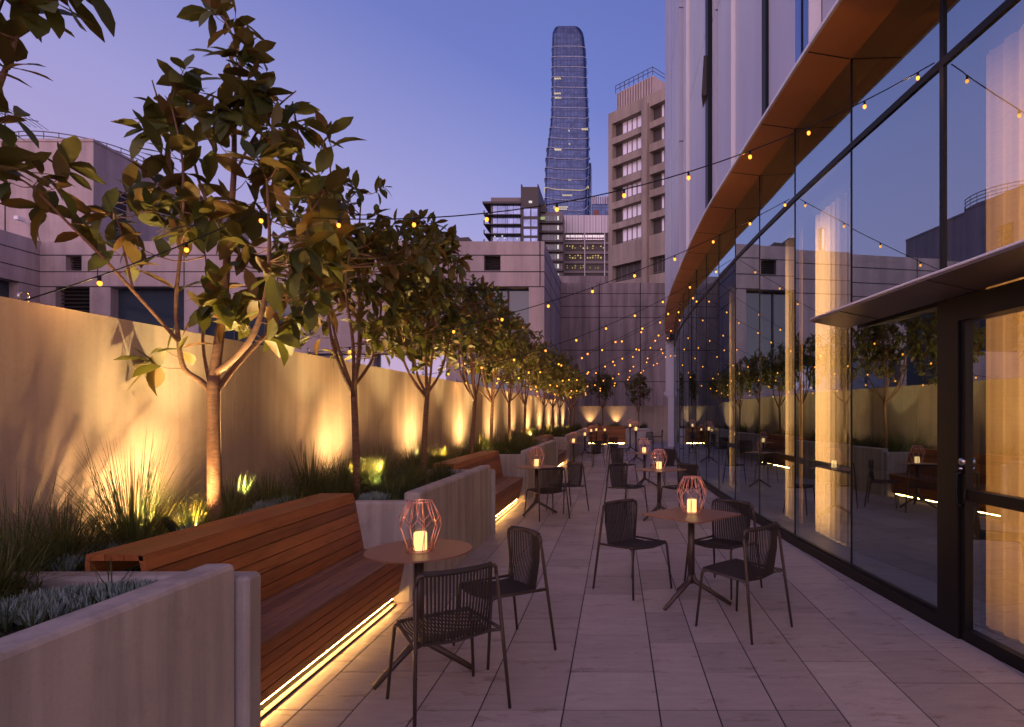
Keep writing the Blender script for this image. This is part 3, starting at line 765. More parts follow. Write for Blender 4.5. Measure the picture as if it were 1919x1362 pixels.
# trees further along: crown lobes in metres round the trunk
def std_tree(seed, zt=4.25, w=.72, fork=1.95, leafL=.15, ntip=150, zb=2.35, nw=5, nseg=4):
    r = random.Random(seed); z0 = .74
    lean = V(r.uniform(-.06,.06), r.uniform(-.06,.06), 0)
    f = V(lean.x, lean.y, fork)
    limbs = [([V(0,0,z0), V(lean.x*.2,lean.y*.4,1.3), f], .042, .032)]
    for k in range(6):
        a = 6.283*k/6 + r.uniform(-.3,.3); rad = w*r.uniform(.45,.85) if k else .05
        top = V(math.cos(a)*rad, math.sin(a)*rad, zt-r.uniform(.3,1.0) if k else zt-.15)
        o1 = V(math.cos(a)*rad*.55, math.sin(a)*rad*.55, fork+.38)
        limbs.append(([f - V(0,0,.03*k), o1, top.lerp(o1,.4)+rvec(r)*.06, top], .020 if k else .026, .005))
    tips = []
    while len(tips) < ntip:
        p = rvec(r)*(r.random()**.42)
        zz = (zt+zb)/2 + p.z*(zt-zb)/2
        nn = noise.noise(V(p.x*1.7+seed, p.y*1.7, p.z*1.7))
        ww = w*(1.0 + .55*nn)*(1.0 - .25*max(0, p.z))
        if nn < -.30 and r.random() < .6: continue
        tips.append(V(p.x*ww, p.y*ww, zz))
    return limbs, tips
def place_std(seed, label, x, y, **k):
    limbs, tips = std_tree(seed, **k); nw = k.get('nw', 5)
    limbs = [([p + V(x,y,0) for p in pts], a, b) for pts, a, b in limbs]; tips = [p + V(x,y,0) for p in tips]
    return tree('broadleaf_tree', label, seed, limbs, tips, (x, y, .74), k.get('leafL', .15), nw, nseg=k.get('nseg', 4), nalong=2)
place_std(21, 'second young tree from the camera, in the bed between the first two benches', (668-VX)*6.2/F, 6.2, zt=4.05, w=.80, leafL=.175, ntip=165, zb=2.15)
place_std(22, 'third young tree from the camera, by the near end of the second bench', (795-VX)*8.2/F, 8.2, zt=4.30, w=.66, leafL=.19, ntip=150, zb=2.2)
place_std(23, 'fourth young tree from the camera, with a leaning trunk behind the second bench', (884-VX)*10.7/F, 10.7, zt=4.15, w=.74, leafL=.17, ntip=165, zb=2.2)
place_std(24, 'fifth young tree from the camera, just beyond the second bench', (920-VX)*12.8/F, 12.8, zt=4.15, w=.78, leafL=.16, ntip=180)
pt = place_std(25, 'sixth young tree from the camera in the left row', (955-VX)*14.8/F, 14.8, zt=4.1, w=.80, leafL=.16, ntip=190, nseg=2)
proto_done(pt)
pt2 = place_std(26, 'seventh young tree from the camera in the left row', (983-VX)*17.2/F, 17.2, zt=4.0, w=.82, leafL=.16, ntip=190, nseg=2); proto_done(pt2)
for i, (y, lab) in enumerate(((19.6,'eighth'),(22.2,'ninth'),(25.0,'tenth'),(28.2,'eleventh'),(31.8,'twelfth, farthest'))):
    o = copy_tree(pt if i % 2 else pt2); o.location = (-2.62+sh(y)+.05*(i % 2), y, .74); o.rotation_euler = (0,0,1.3*i+.8)
    o['label'] = lab + ' young tree from the camera in the left row'
o = copy_tree(pt); o.location = (-.77,34.9,.78); o.rotation_euler = (0,0,2.2); o.scale = (.95,.95,1.03); o['label'] = 'round-crowned young tree against the end wall behind the end bench'
place_std(33, 'slender young tree rising from the boxy planter at the far end', 1.27, 34.6, zt=4.1, w=.62, fork=1.75, zb=2.0, leafL=.16, ntip=170, nseg=2)

# ------------------------------------------------------------------ grasses, succulents, groundcover
def blades(mb, r, c, n, L, sp, w=.005, droop=.5, base_r=.06, seg=4):
    for _ in range(n):
        a = r.uniform(0,6.283); tilt = abs(r.gauss(0, sp)); d = V(math.cos(a)*math.sin(tilt), math.sin(a)*math.sin(tilt), math.cos(tilt))
        hd = V(math.cos(a), math.sin(a), 0); l = L*r.uniform(.45,1.1); dr = droop*r.uniform(.2,1.3)
        p0 = c + hd*r.uniform(0, base_r); s = V(-math.sin(a), math.cos(a), 0)
        ro = r.uniform(-.6,.6); s = (s*math.cos(ro) + hd*math.sin(ro)).normalized()
        b = len(mb.v)
        for i in range(seg+1):
            t = i/seg; p = p0 + d*l*t + (hd*.45*dr - V(0,0,1)*dr*.55)*l*t*t*(.35+tilt)
            ww = w*(1-t)**.6 + .0004
            mb.v.append(tuple(p - s*ww*.5)); mb.v.append(tuple(p + s*ww*.5))
        for i in range(seg):
            k = b+i*2; mb.f.append([k,k+1,k+3,k+2]); mb.m.append(0); mb.sm.append(True)
def clump(label, x, y, z, L, n, sp, w, seed, droop=.5, br=.10):
    mb = MB(); blades(mb, random.Random(seed), V(x,y,z), n, L, sp, w, droop, br)
    return tag(mb.build('grass_clump', M['grass'], None, (x,y,z)), label, 'ornamental grass', 'tufted ornamental grasses in the beds')
clump('big wild grass clump with long fine stems, left of the nearest tree', -2.98, 3.75, .80, .80, 520, .52, .0045, 1, .6, .16)
clump('tall spiky dark grass clump at the left edge of the nearest bed', -2.98, 3.02, .80, .62, 320, .55, .0045, 2, .6, .12)
clump('bright uplit arching grass tuft touching the nearest tree trunk', -2.80, 4.0, .82, .36, 320, .75, .006, 3, .9, .06)
clump('dark fine grass tuft between the first and second trees, near the bench back', -2.95, 5.15, .80, .48, 380, .55, .004, 4, .6, .14)
clump('spiky grass tuft against the wall left of the second tree', -2.95, 5.9, .80, .66, 420, .50, .0045, 5, .5, .16)
clump('bright uplit grass tuft right of the second tree trunk', -2.72, 6.75, .82, .42, 320, .60, .006, 6, .7, .07)
clump('loose dark grass tuft against the wall beyond the second tree', -3.0, 7.7, .80, .60, 420, .5, .0045, 7, .5, .16)
clump('bright uplit grass tuft right of the third tree trunk', -2.66, 9.25, .82, .40, 300, .65, .006, 8, .8, .08)
clump('dark grass mound behind the nearest end of the second bench', -2.95, 8.9, .80, .55, 360, .5, .0045, 9, .5, .16)
clump('wide dark green grass mound in the bed over the second planter', -2.35, 7.0, .80, .42, 420, .85, .007, 10, .8, .12)
clump('low dark grass tuft at the bed corner beside the first bench end', -2.3, 6.1, .80, .32, 300, .9, .006, 12, .9, .10)
gp = clump('leafy grass tuft among the far trees of the left bed', -2.75, 11.9, .80, .50, 380, .62, .006, 13, .6, .12)
r = random.Random(77)
for i in range(26):
    y = 12.6 + i*.75 + r.uniform(-.2,.2); c = gp.copy(); C.objects.link(c)
    c.location = (-2.75 + sh(y) + r.uniform(-.45,.42 if 11.6 < y < 16 or y > 20.3 else .1), y, .80); c.rotation_euler = (0,0,r.uniform(0,6.28)); s_ = r.uniform(.75,1.15); c.scale = (s_,s_,s_)
for i, (x, y, lab) in enumerate(((-1.5,35.2,'pale uplit grass tuft at the end wall, left one'),(.02,35.2,'pale uplit grass tuft at the end wall, right one'),(-1.0,34.6,'dark low grass tuft behind the end bench, left'),(-.2,34.7,'dark low grass tuft behind the end bench, centre'),(.9,34.2,'dark low grass tuft in the far boxy planter, left'),(1.6,34.4,'dark low grass tuft in the far boxy planter, right'))):
    c = gp.copy(); C.objects.link(c); c.location = (x,y,.80); c['label'] = lab; c.rotation_euler = (0,0,i)
gp['label'] = 'leafy grass tuft among the far trees of the left bed'
r = random.Random(41)
gm = [clump('soft arching green grass tuft filling the bed under the trees', -2.7, 5.0, .80, .36, 420, .85, .006, 51, 1.1, .13),
      clump('soft arching green grass tuft filling the bed under the trees', -3.05, 4.8, .80, .46, 420, .62, .005, 52, .9, .15)]
for k_, (x_, y_) in enumerate(((-3.1,5.5),(-2.75,5.75),(-2.3,6.5),(-2.95,6.4),(-2.5,7.3),(-3.0,7.1),(-2.75,7.9),(-2.35,7.8),(-2.9,8.4),(-2.95,9.5),(-2.85,10.3),(-2.85,11.0),(-2.9,4.45),(-3.1,3.35),(-2.85,2.75),(-3.1,2.3),(-2.4,11.9),(-2.3,13.0),(-2.35,14.1),(-2.3,15.2))):
    c = gm[k_ % 2].copy(); C.objects.link(c); c.location = (x_ + sh(y_), y_, .80); c.rotation_euler = (0,0,r.uniform(0,6.28)); s_ = r.uniform(.8,1.2); c.scale = (s_,s_,s_*r.uniform(.85,1.1))
# low cover
mb = MB(); r = random.Random(6)
for y0, y1, xa, xb, dens in ((1.2,2.86,-3.3,-2.02,60),(2.98,5.3,-3.3,-2.70,95),(5.45,8.3,-3.3,-2.05,75),(8.4,11.45,-3.3,-2.7,60),(11.6,16.2,-3.3,-2.0,34),(16.3,20,-3.2,-2.6,26),(20.2,30.5,-3.1,-1.9,14)):
    for _ in range(int((y1-y0)*(xb-xa)*dens)):
        x = r.uniform(xa,xb); y = r.uniform(y0,y1)
        if noise.noise(V(x*2.2,y*2.2,7)) < -.12: continue
        far = y > 11
        blades(mb, r, V(x+sh(y), y, .79+r.uniform(-.01,.03)), 12 if far else 22, r.uniform(.10,.24), .75, .010 if far else .0055, .8, .05, 3)
tag(mb.build('groundcover', M['cover']), 'low dark strappy groundcover filling the beds', 'groundcover', kind='stuff')
mb = MB()
for _ in range(260):
    x = r.uniform(-1.6,1.6); y = r.uniform(33.8,35.9); blades(mb, r, V(x,y,.8), 10, .25, .7, .014, .8, .08, 3)
tag(mb.build('groundcover', M['cover']), 'low dark planting along the end wall', 'groundcover', kind='stuff')
def succulent(label, spots, seed):
    r = random.Random(seed); mb = MB(); c0 = spots[0]
    for (x, y, z, rad, n) in spots:
        for _ in range(n):
            a = r.uniform(0,6.283); q_ = r.random()**.6; p = V(x+rad*q_*math.cos(a), y+rad*q_*math.sin(a), z + .03*(1-q_))
            for k in range(r.randint(7,11)):
                an = r.uniform(0,6.283); tl = r.uniform(.05,.75); d = V(math.cos(an)*math.sin(tl), math.sin(an)*math.sin(tl), math.cos(tl)); L = r.uniform(.035,.075)
                d2 = (d + V(0,0,.5)).normalized(); b0 = p + V(d.x,d.y,0)*.008
                mb.tube([b0, b0+d*L*.5, b0+d*L*.5+d2*L*.5], [.0035,.0052,.0012], 5, cap=False)
    return tag(mb.build('succulent', M['succ'], None, (c0[0],c0[1],c0[2])), label, 'succulent', 'silvery blue succulents in the beds')
succulent('silvery succulent patch in the near left bed, highest beside the left edge', [(P(90,1090,2.6).x,2.62,.80,.20,75),(P(40,1100,2.5).x,2.5,.80,.15,45)], 1)
succulent('small silvery succulent patch against the near low wall, right of the other', [(P(215,1100,2.72).x,2.72,.81,.12,36),(P(270,1100,2.75).x,2.74,.81,.09,22)], 2)
succulent('loose silvery succulent left of the nearest bench end', [(-2.86,3.2,.82,.16,34),(-2.95,3.5,.82,.12,20)], 3)
succulent('silvery succulent right behind the nearest bench back, near its far end', [(-2.78,4.78,.88,.09,24),(-2.76,5.05,.88,.10,26)], 4)
succulent('small silvery succulent behind the nearest bench back, right of the trunk', [(-2.74,4.5,.86,.06,12)], 14)
succulent('small silvery succulent behind the nearest bench back, left of the trunk', [(-2.75,3.95,.86,.07,12)], 15)
succulent('rounded blue-grey succulent tuft on the bed corner right of the nearest bench', [(P(702,930,5.7).x,5.7,.83,.13,60)], 5)
for i, (x, y, s_, lab) in enumerate(((P(1012,820,16.8).x,16.8,.42,'large smooth brown boulder in the bed beyond the second planter'),(-2.9,2.15,.16,'small dark rock in the near bed'))):
    mb = MB(); n = 14; mm = 9; vs = []
    for a in range(mm+1):
        for b in range(n):
            th = math.pi*a/mm; ph = 2*math.pi*b/n; d = V(math.sin(th)*math.cos(ph), math.sin(th)*math.sin(ph), math.cos(th))
            k = 1+.28*noise.noise(d*1.3+V(i*5,0,0)); vs.append(V(x + d.x*s_*k, y + d.y*s_*1.2*k, .84 + d.z*s_*.42*k))
    mb.add(vs, [(a*n+b, a*n+(b+1)%n, (a+1)*n+(b+1)%n, (a+1)*n+b) for a in range(mm) for b in range(n)], 0, True)
    tag(mb.build('boulder', M['rock'], None, (x,y,.8)), lab, 'boulder')

# ------------------------------------------------------------------ string lights
def sphere_pts(mb, c, r, n=8, m_=6, mi=0, sz=1.2):
    mb.lathe([(max(.0005, r*math.sin(math.pi*i/m_)), -r*sz*math.cos(math.pi*i/m_)) for i in range(m_+1)], n, c, mi)
def string(label, paths, spacing, br, wr=.0045, clamp=True, ph=.75):
    br *= .72
    t = thing('string_light', label, 'string light', tuple(paths[0][0]), 0, 'festoon string lights across the terrace')
    pts = []
    for a, b, sag in paths:
        n = 26
        for i in range(n+1):
            u = i/n; p = a.lerp(b, u) - V(0,0,sag*4*u*(1-u))
            if not pts or (pts[-1]-p).length > 1e-4: pts.append(p)
    mb = MB(); mb.tube(pts, wr, 5); mb.build('wire', M['black'], t)
    if clamp:
        a = pts[0]; mb = MB(); k = 12
        mb.tube([a + V(.0, .03*math.cos(6.283*i/k), .02+.03*math.sin(6.283*i/k)) for i in range(k)], .007, 6, closed=True); mb.build('clamp', M['steel'], t)
    nb_ = 0; acc = 0; nxt = spacing*ph; i = 0
    for p0, p1 in zip(pts, pts[1:]):
        L = (p1-p0).length
        while acc + L >= nxt:
            p = p0.lerp(p1, (nxt-acc)/L)
            mb = MB(); mb.tube([p, p-V(0,0,.032)], .009, 6); sphere_pts(mb, (p.x,p.y,p.z-.032-br*.9), br, 8, 6, 1)
            mb.build('bulb', [M['black'], M['bulb']], t); nxt += spacing; nb_ += 1
            if nb_ % 3 == 1:
                pl = bpy.data.lights.new('bulb_lamp', 'POINT'); pl.energy = 3.2; pl.color = (1,.45,.12); pl.shadow_soft_size = 0.0
                po_ = bpy.data.objects.new('bulb_lamp', pl); C.objects.link(po_); po_.location = p - V(0,0,.032+br*2.6)
        acc += L
wl = lambda y: V(WX(y)+.0, y, TOPZ+.01)
gr = lambda y: V(G(y)-.07, y, 4.36)
a = V((45-VX)*3.45/F, 3.45, EYE+(VY-557)*3.45/F); a.x = WX(3.45)-.05; a.z = TOPZ+.01; a.y = 3.43
prop = P(475, 400, 4.1)
string('nearest string of warm bulbs, passing through the nearest tree to the glass front', [(a, prop, .03), (prop, gr(4.70), .42)], .50, .019)
sn = ['second','third','fourth','fifth','sixth','seventh','eighth','ninth','tenth','eleventh','twelfth']
for i, (yl, yr) in enumerate(((6.4,7.68),(10.0,10.7),(12.0,12.6),(13.6,14.2),(15.4,16.1),(17.2,18.0),(19.2,20.0),(21.2,22.0),(23.4,24.2),(25.4,26.2),(27.2,27.4))):
    string(sn[i] + ' string of warm bulbs counted from the camera, slung from wall to glass front', [(wl(yl), gr(yr), [.30,.34,.42,.28,.5,.36,.26,.45,.33,.5,.3][i])], [.55,.55,.62,.5,.7,.56,.66,.6,.75,.64,.7][i], .018 + .00045*yr, ph=[.75,.75,.3,.9,.5,.15,.8,.4,.95,.6,.2][i])

# ------------------------------------------------------------------ glazed hotel building
HB = thing('glass_fronted_building', 'curved glass-fronted building on the right with a coppery overhang and white cladding above', 'building', (G(10), 10, 0))
gl_y = [-1.4,.1,1.6,3.10,4.46,4.70,6.17,7.68,9.19,10.70,12.2,13.7,15.2,16.7,18.2,19.7,21.2,22.7,24.2,25.7,27.5]
TOP = 5.25; TR = 4.36
def along(y0, y1, off=0.0):
    a = V(G(y0), y0, 0); b = V(G(y1), y1, 0); d = (b-a).normalized(); nrm = V(-d.y, d.x, 0)   # towards the terrace
    return a, b, d, nrm
def bar(mb, a, b, nrm, z0, z1, o0, o1, mi=0):      # bar between plan points, offsets o0..o1 along nrm
    mb.hexa([V(a.x,a.y,z0)+nrm*o0, V(b.x,b.y,z0)+nrm*o0, V(b.x,b.y,z0)+nrm*o1, V(a.x,a.y,z0)+nrm*o1,
             V(a.x,a.y,z1)+nrm*o0, V(b.x,b.y,z1)+nrm*o0, V(b.x,b.y,z1)+nrm*o1, V(a.x,a.y,z1)+nrm*o1], mi)
for i, (y0, y1) in enumerate(zip(gl_y, gl_y[1:])):
    a, b, d, nrm = along(y0, y1)
    if abs(y0-4.46) < .01:      # solid post beside the door
        mb = MB(); bar(mb, a, b, nrm, 0, 2.50, -.10, .05); mb.build('door_post', M['black'], HB)
    a2 = a + d*(0 if y0 == 4.46 else .012); b2 = b - d*(0 if y0 == 3.10 else .012)
    for z0, z1 in (((2.505 if abs(y0-3.10) < .01 or abs(y0-4.46) < .01 else .11), TR-.02), (TR+.02, TOP)):
        mb = MB(); mb.quad(V(a2.x,a2.y,z0), V(a2.x,a2.y,z1), V(b2.x,b2.y,z1), V(b2.x,b2.y,z0)); mb.build('window_pane', M['glass'], HB)
    mb = MB(); bar(mb, a, b, nrm, TR-.03, TR+.03, -.08, .018); mb.build('transom', M['black'], HB)
    if abs(y0-3.10) > .01 and abs(y0-4.46) > .01:
        mb = MB(); bar(mb, a, b, nrm, -.05, .10, -.10, .05); bar(mb, a, b, nrm, .10, .125, -.08, .02); mb.build('sill', M['black'], HB)
        mb = MB(); bar(mb, a, b, nrm, 1.02, 1.09, -.12, -.06); mb.build('guard_rail', M['black'], HB)
for i, y in enumerate(gl_y):
    big = y in (4.70,)
    a, b, d, nrm = along(y-.01, y+.01); p = V(G(y), y, 0); wdt = .024 if big else .009
    if y == 4.46: continue
    mb = MB(); bar(mb, p - d*wdt, p + d*wdt, nrm, .0, TOP, -.05, .016 if big else .007)
    mb.build('mullion', M['black'], HB)
# door
a, b, d, nrm = along(3.10, 4.46)
dr = mb = MB(); bar(mb, a, b, nrm, .0, .09, -.08, .03); bar(mb, a, b, nrm, 2.33, 2.50, -.10, .05); bar(mb, a, b, nrm, 1.02, 1.10, -.07, .02)
bar(mb, b-d*.055, b-d*.0, nrm, .09, 2.33, -.08, .03); bar(mb, a, a+d*.09, nrm, .09, 2.33, -.08, .03)
door = mb.build('door', M['black'], HB)
mb = MB(); a2 = a+d*.09; b2 = b-d*.055
mb.quad(V(a2.x,a2.y,.09), V(a2.x,a2.y,2.33), V(b2.x,b2.y,2.33), V(b2.x,b2.y,.09)); mb.build('glass_panel', M['glass'], door)
mb = MB(); hb = b-d*.03
mb.tube(fillet([hb+nrm*.03+V(0,0,.98), hb+nrm*.085+V(0,0,.98), hb+nrm*.085+V(0,0,1.22), hb+nrm*.03+V(0,0,1.22)], .03), .011, 8); mb.build('handle', M['black'], door)
mb = MB(); mb.tube([hb+nrm*.03+V(0,0,1.30), hb+nrm*.05+V(0,0,1.30)], .028, 14); mb.tube([hb+nrm*.03+V(0,0,1.25), hb+nrm*.06+V(0,0,1.25)], .012, 10); mb.build('lock', M['steel'], door)
# canopy
mb = MB(); ya, yb = -1.5, 6.17
n = 12; cs = []
for i in range(n+1):
    y = ya+(yb-ya)*i/n; a_, b_, d_, nr = along(y-.05, y+.05); g_ = V(G(y), y, 0)+nr*.06; o_ = V(G(y), y, 0)+nr*.43; cs.append((g_, o_))
for i in range(n):
    (g0, o0), (g1, o1) = cs[i], cs[i+1]; z = V(0,0,1)
    mb.hexa([g0+z*2.51, g1+z*2.51, o1+z*2.575, o0+z*2.575, g0+z*2.66, g1+z*2.66, o1+z*2.60, o0+z*2.60])
for i in (5, 9, 11):
    (g0, o0) = cs[i]; dd = (cs[i][0]-cs[i-1][0]).normalized()*.004; z = V(0,0,1)
    mb.hexa([g0-dd+z*2.506, g0+dd+z*2.506, o0+dd+z*2.571, o0-dd+z*2.571, g0-dd+z*2.512, g0+dd+z*2.512, o0+dd+z*2.577, o0-dd+z*2.577], 1)
cn = mb.build('canopy', [M['canopy'], M['joint']], HB)
mb = MB(); mb.tube([o+V(0,0,2.60) for g, o in cs], .010, 6); mb.build('canopy_edge', M['white_edge'], cn)
# soffit
ny = 60; ysf = [-1.4 + (27.5+1.4)*i/ny for i in range(ny+1)]
mb = MB()
for y0, y1 in zip(ysf, ysf[1:]):
    mb.hexa([(S(y0),y0,TOP),(G(y0)+.3,y0,TOP),(G(y1)+.3,y1,TOP),(S(y1),y1,TOP),(S(y0),y0,TOP+.04),(G(y0)+.3,y0,TOP+.04),(G(y1)+.3,y1,TOP+.04),(S(y1),y1,TOP+.04)])
for y in gl_y[1:]:
    mb.hexa([(S(y)+.005,y-.008-.12,TOP-.003),(G(y)-.02,y-.008,TOP-.003),(G(y)-.02,y+.008,TOP-.003),(S(y)+.005,y+.008-.12,TOP-.003),(S(y)+.005,y-.008-.12,TOP+.01),(G(y)-.02,y-.008,TOP+.01),(G(y)-.02,y+.008,TOP+.01),(S(y)+.005,y+.008-.12,TOP+.01)], 1)
sf = mb.build('soffit', [M['soffit'], M['joint']], HB)
mb = MB()
for y0, y1 in zip(ysf, ysf[1:]):
    mb.hexa([(S(y0)-.03,y0,TOP-.004),(S(y0)-.002,y0,TOP-.004),(S(y1)-.002,y1,TOP-.004),(S(y1)-.03,y1,TOP-.004),(S(y0)-.03,y0,TOP+.032),(S(y0)-.002,y0,TOP+.032),(S(y1)-.002,y1,TOP+.032),(S(y1)-.03,y1,TOP+.032)])
mb.build('fascia', M['white_edge'], HB)
# backing and white cladding panels
ZT = 32
mb = MB()
for y0, y1 in zip(ysf + [29,31], (ysf + [29,31])[1:]):
    mb.hexa([(S(y0)+.30,y0,TOP+.05),(S(y0)+.6,y0,TOP+.05),(S(y1)+.6,y1,TOP+.05),(S(y1)+.30,y1,TOP+.05),(S(y0)+.30,y0,ZT),(S(y0)+.6,y0,ZT),(S(y1)+.6,y1,ZT),(S(y1)+.30,y1,ZT)])
mb.hexa([(S(-1.4)+.6,-1.4,TOP+.05),(14,-1.4,TOP+.05),(14,31,TOP+.05),(S(31)+.5,31,TOP+.05),(S(-1.4)+.6,-1.4,ZT),(14,-1.4,ZT),(14,31,ZT),(S(31)+.5,31,ZT)])
mb.build('wall', M['black'], HB)
def ypx(x):           # where along the overhang a measured edge falls
    lo, hi = 3.0, 31.0
    for _ in range(50):
        m_ = (lo+hi)/2
        if VX + F*S(m_)/m_ > x: lo = m_
        else: hi = m_
    return lo
seg = [(1620,1700,.0,.06,'w'),(1521,1618,.10,.02,'w'),(1494,1518,.06,.06,'g'),(1479,1491,.06,.06,'g'),(1432.5,1478,.05,.08,'w'),(1373,1426,.04,.0,'w'),(1334,1372,.10,.06,'w'),(1326,1333,.08,.07,'w'),(1288,1320,.05,.02,'w'),(1273,1287,.10,.06,'w'),(1257,1272,.03,.01,'w'),(1249,1256,.06,.03,'w')]
segs = [(ypx(b_), ypx(a_), ob, oa, k) for a_, b_, oa, ob, k in seg] + [(ypx(1249)+.05, 31.0, .05, .02, 'w'), (2.2, ypx(1703), .05, .02, 'w'), (-1.4, 2.15, .05, .02, 'w')]
for y0, y1, o0, o1, k in segs:
    e = .012; y0 += e; y1 -= e
    zs = [TOP+.042, 8.6, 12.0, 15.4, 18.8, 22.2, 25.6, ZT] if k == 'w' else [TOP+.042, ZT]
    off = (hash((round(y0*7), 3)) % 3)*1.1
    if k == 'w': zs = [zs[0]] + [z_+off for z_ in zs[1:-1]] + [zs[-1]]
    mb = MB()
    for z0, z1 in zip(zs, zs[1:]):
        mb.hexa([(S(y0)+o0,y0,z0),(S(y0)+o0+.22,y0,z0),(S(y1)+o1+.22,y1,z0),(S(y1)+o1,y1,z0),(S(y0)+o0,y0,z1-.03),(S(y0)+o0+.22,y0,z1-.03),(S(y1)+o1+.22,y1,z1-.03),(S(y1)+o1,y1,z1-.03)])
    mb.build('cladding_panel' if k == 'w' else 'strip_window', M['white_metal'] if k == 'w' else M['blueglass'], HB)
for x, hw_ in ((1322.8, .13), (1429.2, .075)):
    y = ypx(x); mb = MB(); mb.hexa([(S(y-hw_)+.012,y-hw_,TOP+.05),(S(y-hw_)+.14,y-hw_,TOP+.05),(S(y+hw_)+.14,y+hw_,TOP+.05),(S(y+hw_)+.012,y+hw_,TOP+.05),(S(y-hw_)+.012,y-hw_,ZT-.1),(S(y-hw_)+.14,y-hw_,ZT-.1),(S(y+hw_)+.14,y+hw_,ZT-.1),(S(y+hw_)+.012,y+hw_,ZT-.1)]); mb.build('shadow_gap', M['black'], HB)
for x in (1372.5, 1519.5, 1287.5):
    y = ypx(x); mb = MB(); mb.box((S(y)-.02, y-.012, TOP+.042), (S(y)+.1, y+.012, ZT)); mb.build('edge_trim', M['white_edge'], HB)
# small open vent wedge in the cladding
yv = ypx(1322.5); zv = lambda px: EYE + (VY-px)*yv/F
mb = MB(); x0 = S(yv)-.02; ya_, yb_ = yv-.02, yv+.55
mb.add([(x0+.10,ya_,zv(178)),(x0-.06,ya_,zv(180)),(x0+.05,yb_,zv(178)),(x0+.10,ya_,zv(105)),(x0-.02,ya_,zv(105))], [(0,1,2),(0,2,3),(1,4,2),(3,2,4),(0,3,4,1)]); mb.build('vent_flap', M['city_dark'], HB)
# white post under the far corner
pc = V(2.80, 30.6, 0); mb = MB(); mb.box((2.60,30.4,-.01),(2.92,30.7,2.45),0,.0)
mb.hexa([(2.60,30.4,2.451),(2.92,30.4,2.451),(2.92,30.7,2.451),(2.60,30.7,2.451),(2.42,30.38,2.58),(2.98,30.38,2.58),(2.98,30.72,2.58),(2.42,30.72,2.58)])
mb.box((2.40,30.36,2.581),(3.05,30.74,2.75)); mb.box((2.48,30.38,2.751),(3.0,30.72,TOP+.9)); mb.build('post', M['white_metal'], HB)
# interior
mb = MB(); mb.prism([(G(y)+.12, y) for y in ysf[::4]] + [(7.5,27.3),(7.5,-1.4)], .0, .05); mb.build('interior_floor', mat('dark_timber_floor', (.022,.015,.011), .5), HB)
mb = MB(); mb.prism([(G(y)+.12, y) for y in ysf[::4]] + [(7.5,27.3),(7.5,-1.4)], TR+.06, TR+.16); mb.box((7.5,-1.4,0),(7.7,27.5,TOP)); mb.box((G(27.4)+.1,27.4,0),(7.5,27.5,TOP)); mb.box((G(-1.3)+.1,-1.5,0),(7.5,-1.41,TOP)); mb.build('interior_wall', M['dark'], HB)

# curtains
def curtain(label, y0, y1, off=.50, dep=.42, zb=.06, zt=4.34, nb=.10):
    xo = lambda y: G(y)+off
    mb = MB(); per = []
    def run(a, b, n_, amp):
        d_ = (b-a); L = d_.length; d_ = d_/L; nr = V(-d_.y, d_.x, 0); out = []
        for i in range(n_):
            u = i/n_; ph = L*u/.16*6.283; out.append(a + d_*L*u + nr*amp*.6*(math.sin(ph)+.35*math.sin(2.3*ph+1)))
        return out
    c1, c2 = V(xo(y0), y0, 0), V(xo(y1), y1, 0); mid_ = (c1+c2)/2; dv = V(.24, .24*mid_.y/mid_.x, 0); c3, c4 = c2+dv, c1+dv
    nn = lambda a, b: max(8, int((b-a).length/.014))
    per = run(c1,c2,nn(c1,c2),.022) + run(c2,c3,nn(c2,c3),.014) + run(c3,c4,nn(c3,c4),.02) + run(c4,c1,nn(c4,c1),.014)
    n_ = len(per); vs = []
    zl = [zb, zb+.6, (zb+zt)/2, zt]
    for z in zl: vs += [(p.x, p.y, z) for p in per]
    mb.add(vs, [(j*n_+i, j*n_+(i+1) % n_, (j+1)*n_+(i+1) % n_, (j+1)*n_+i) for j in range(3) for i in range(n_)], 0, True)
    t = tag(mb.build('curtain', M['curtain'], None, (c1.x,c1.y,0)), label, 'curtain', 'pleated sheer curtains behind the glass')
    d = bpy.data.lights.new('curtain_fill_light', 'AREA'); d.shape = 'RECTANGLE'; d.size = max(.15,(y1-y0)*.5); d.size_y = 4.0; d.energy = CURW*(y1-y0); d.color = (1,.64,.31)  # no fixture here: area light added inside the boxed drape to make it glow
    o = bpy.data.objects.new('curtain_fill_light', d); C.objects.link(o); mc = (c1+c2)/2
    mc = (c1+c2)/2 + dv*.80; d.size = (y1-y0)*.93; o.location = (mc.x, mc.y, 2.15); o.rotation_euler = (math.radians(90), 0, math.radians(90))
    return t
CURW = 82
curtain('tall glowing pleated curtain behind the glass door at the right edge', 1.6, 4.56, .235, .40, nb=.35)
curtain('tall glowing pleated curtain behind the pane left of the canopy tip', 7.25, 8.28)
curtain('narrow glowing pleated curtain, second one left of the canopy', 8.80, 9.50)
curtain('narrow glowing pleated curtain farthest along the curved glass', 12.6, 13.55)

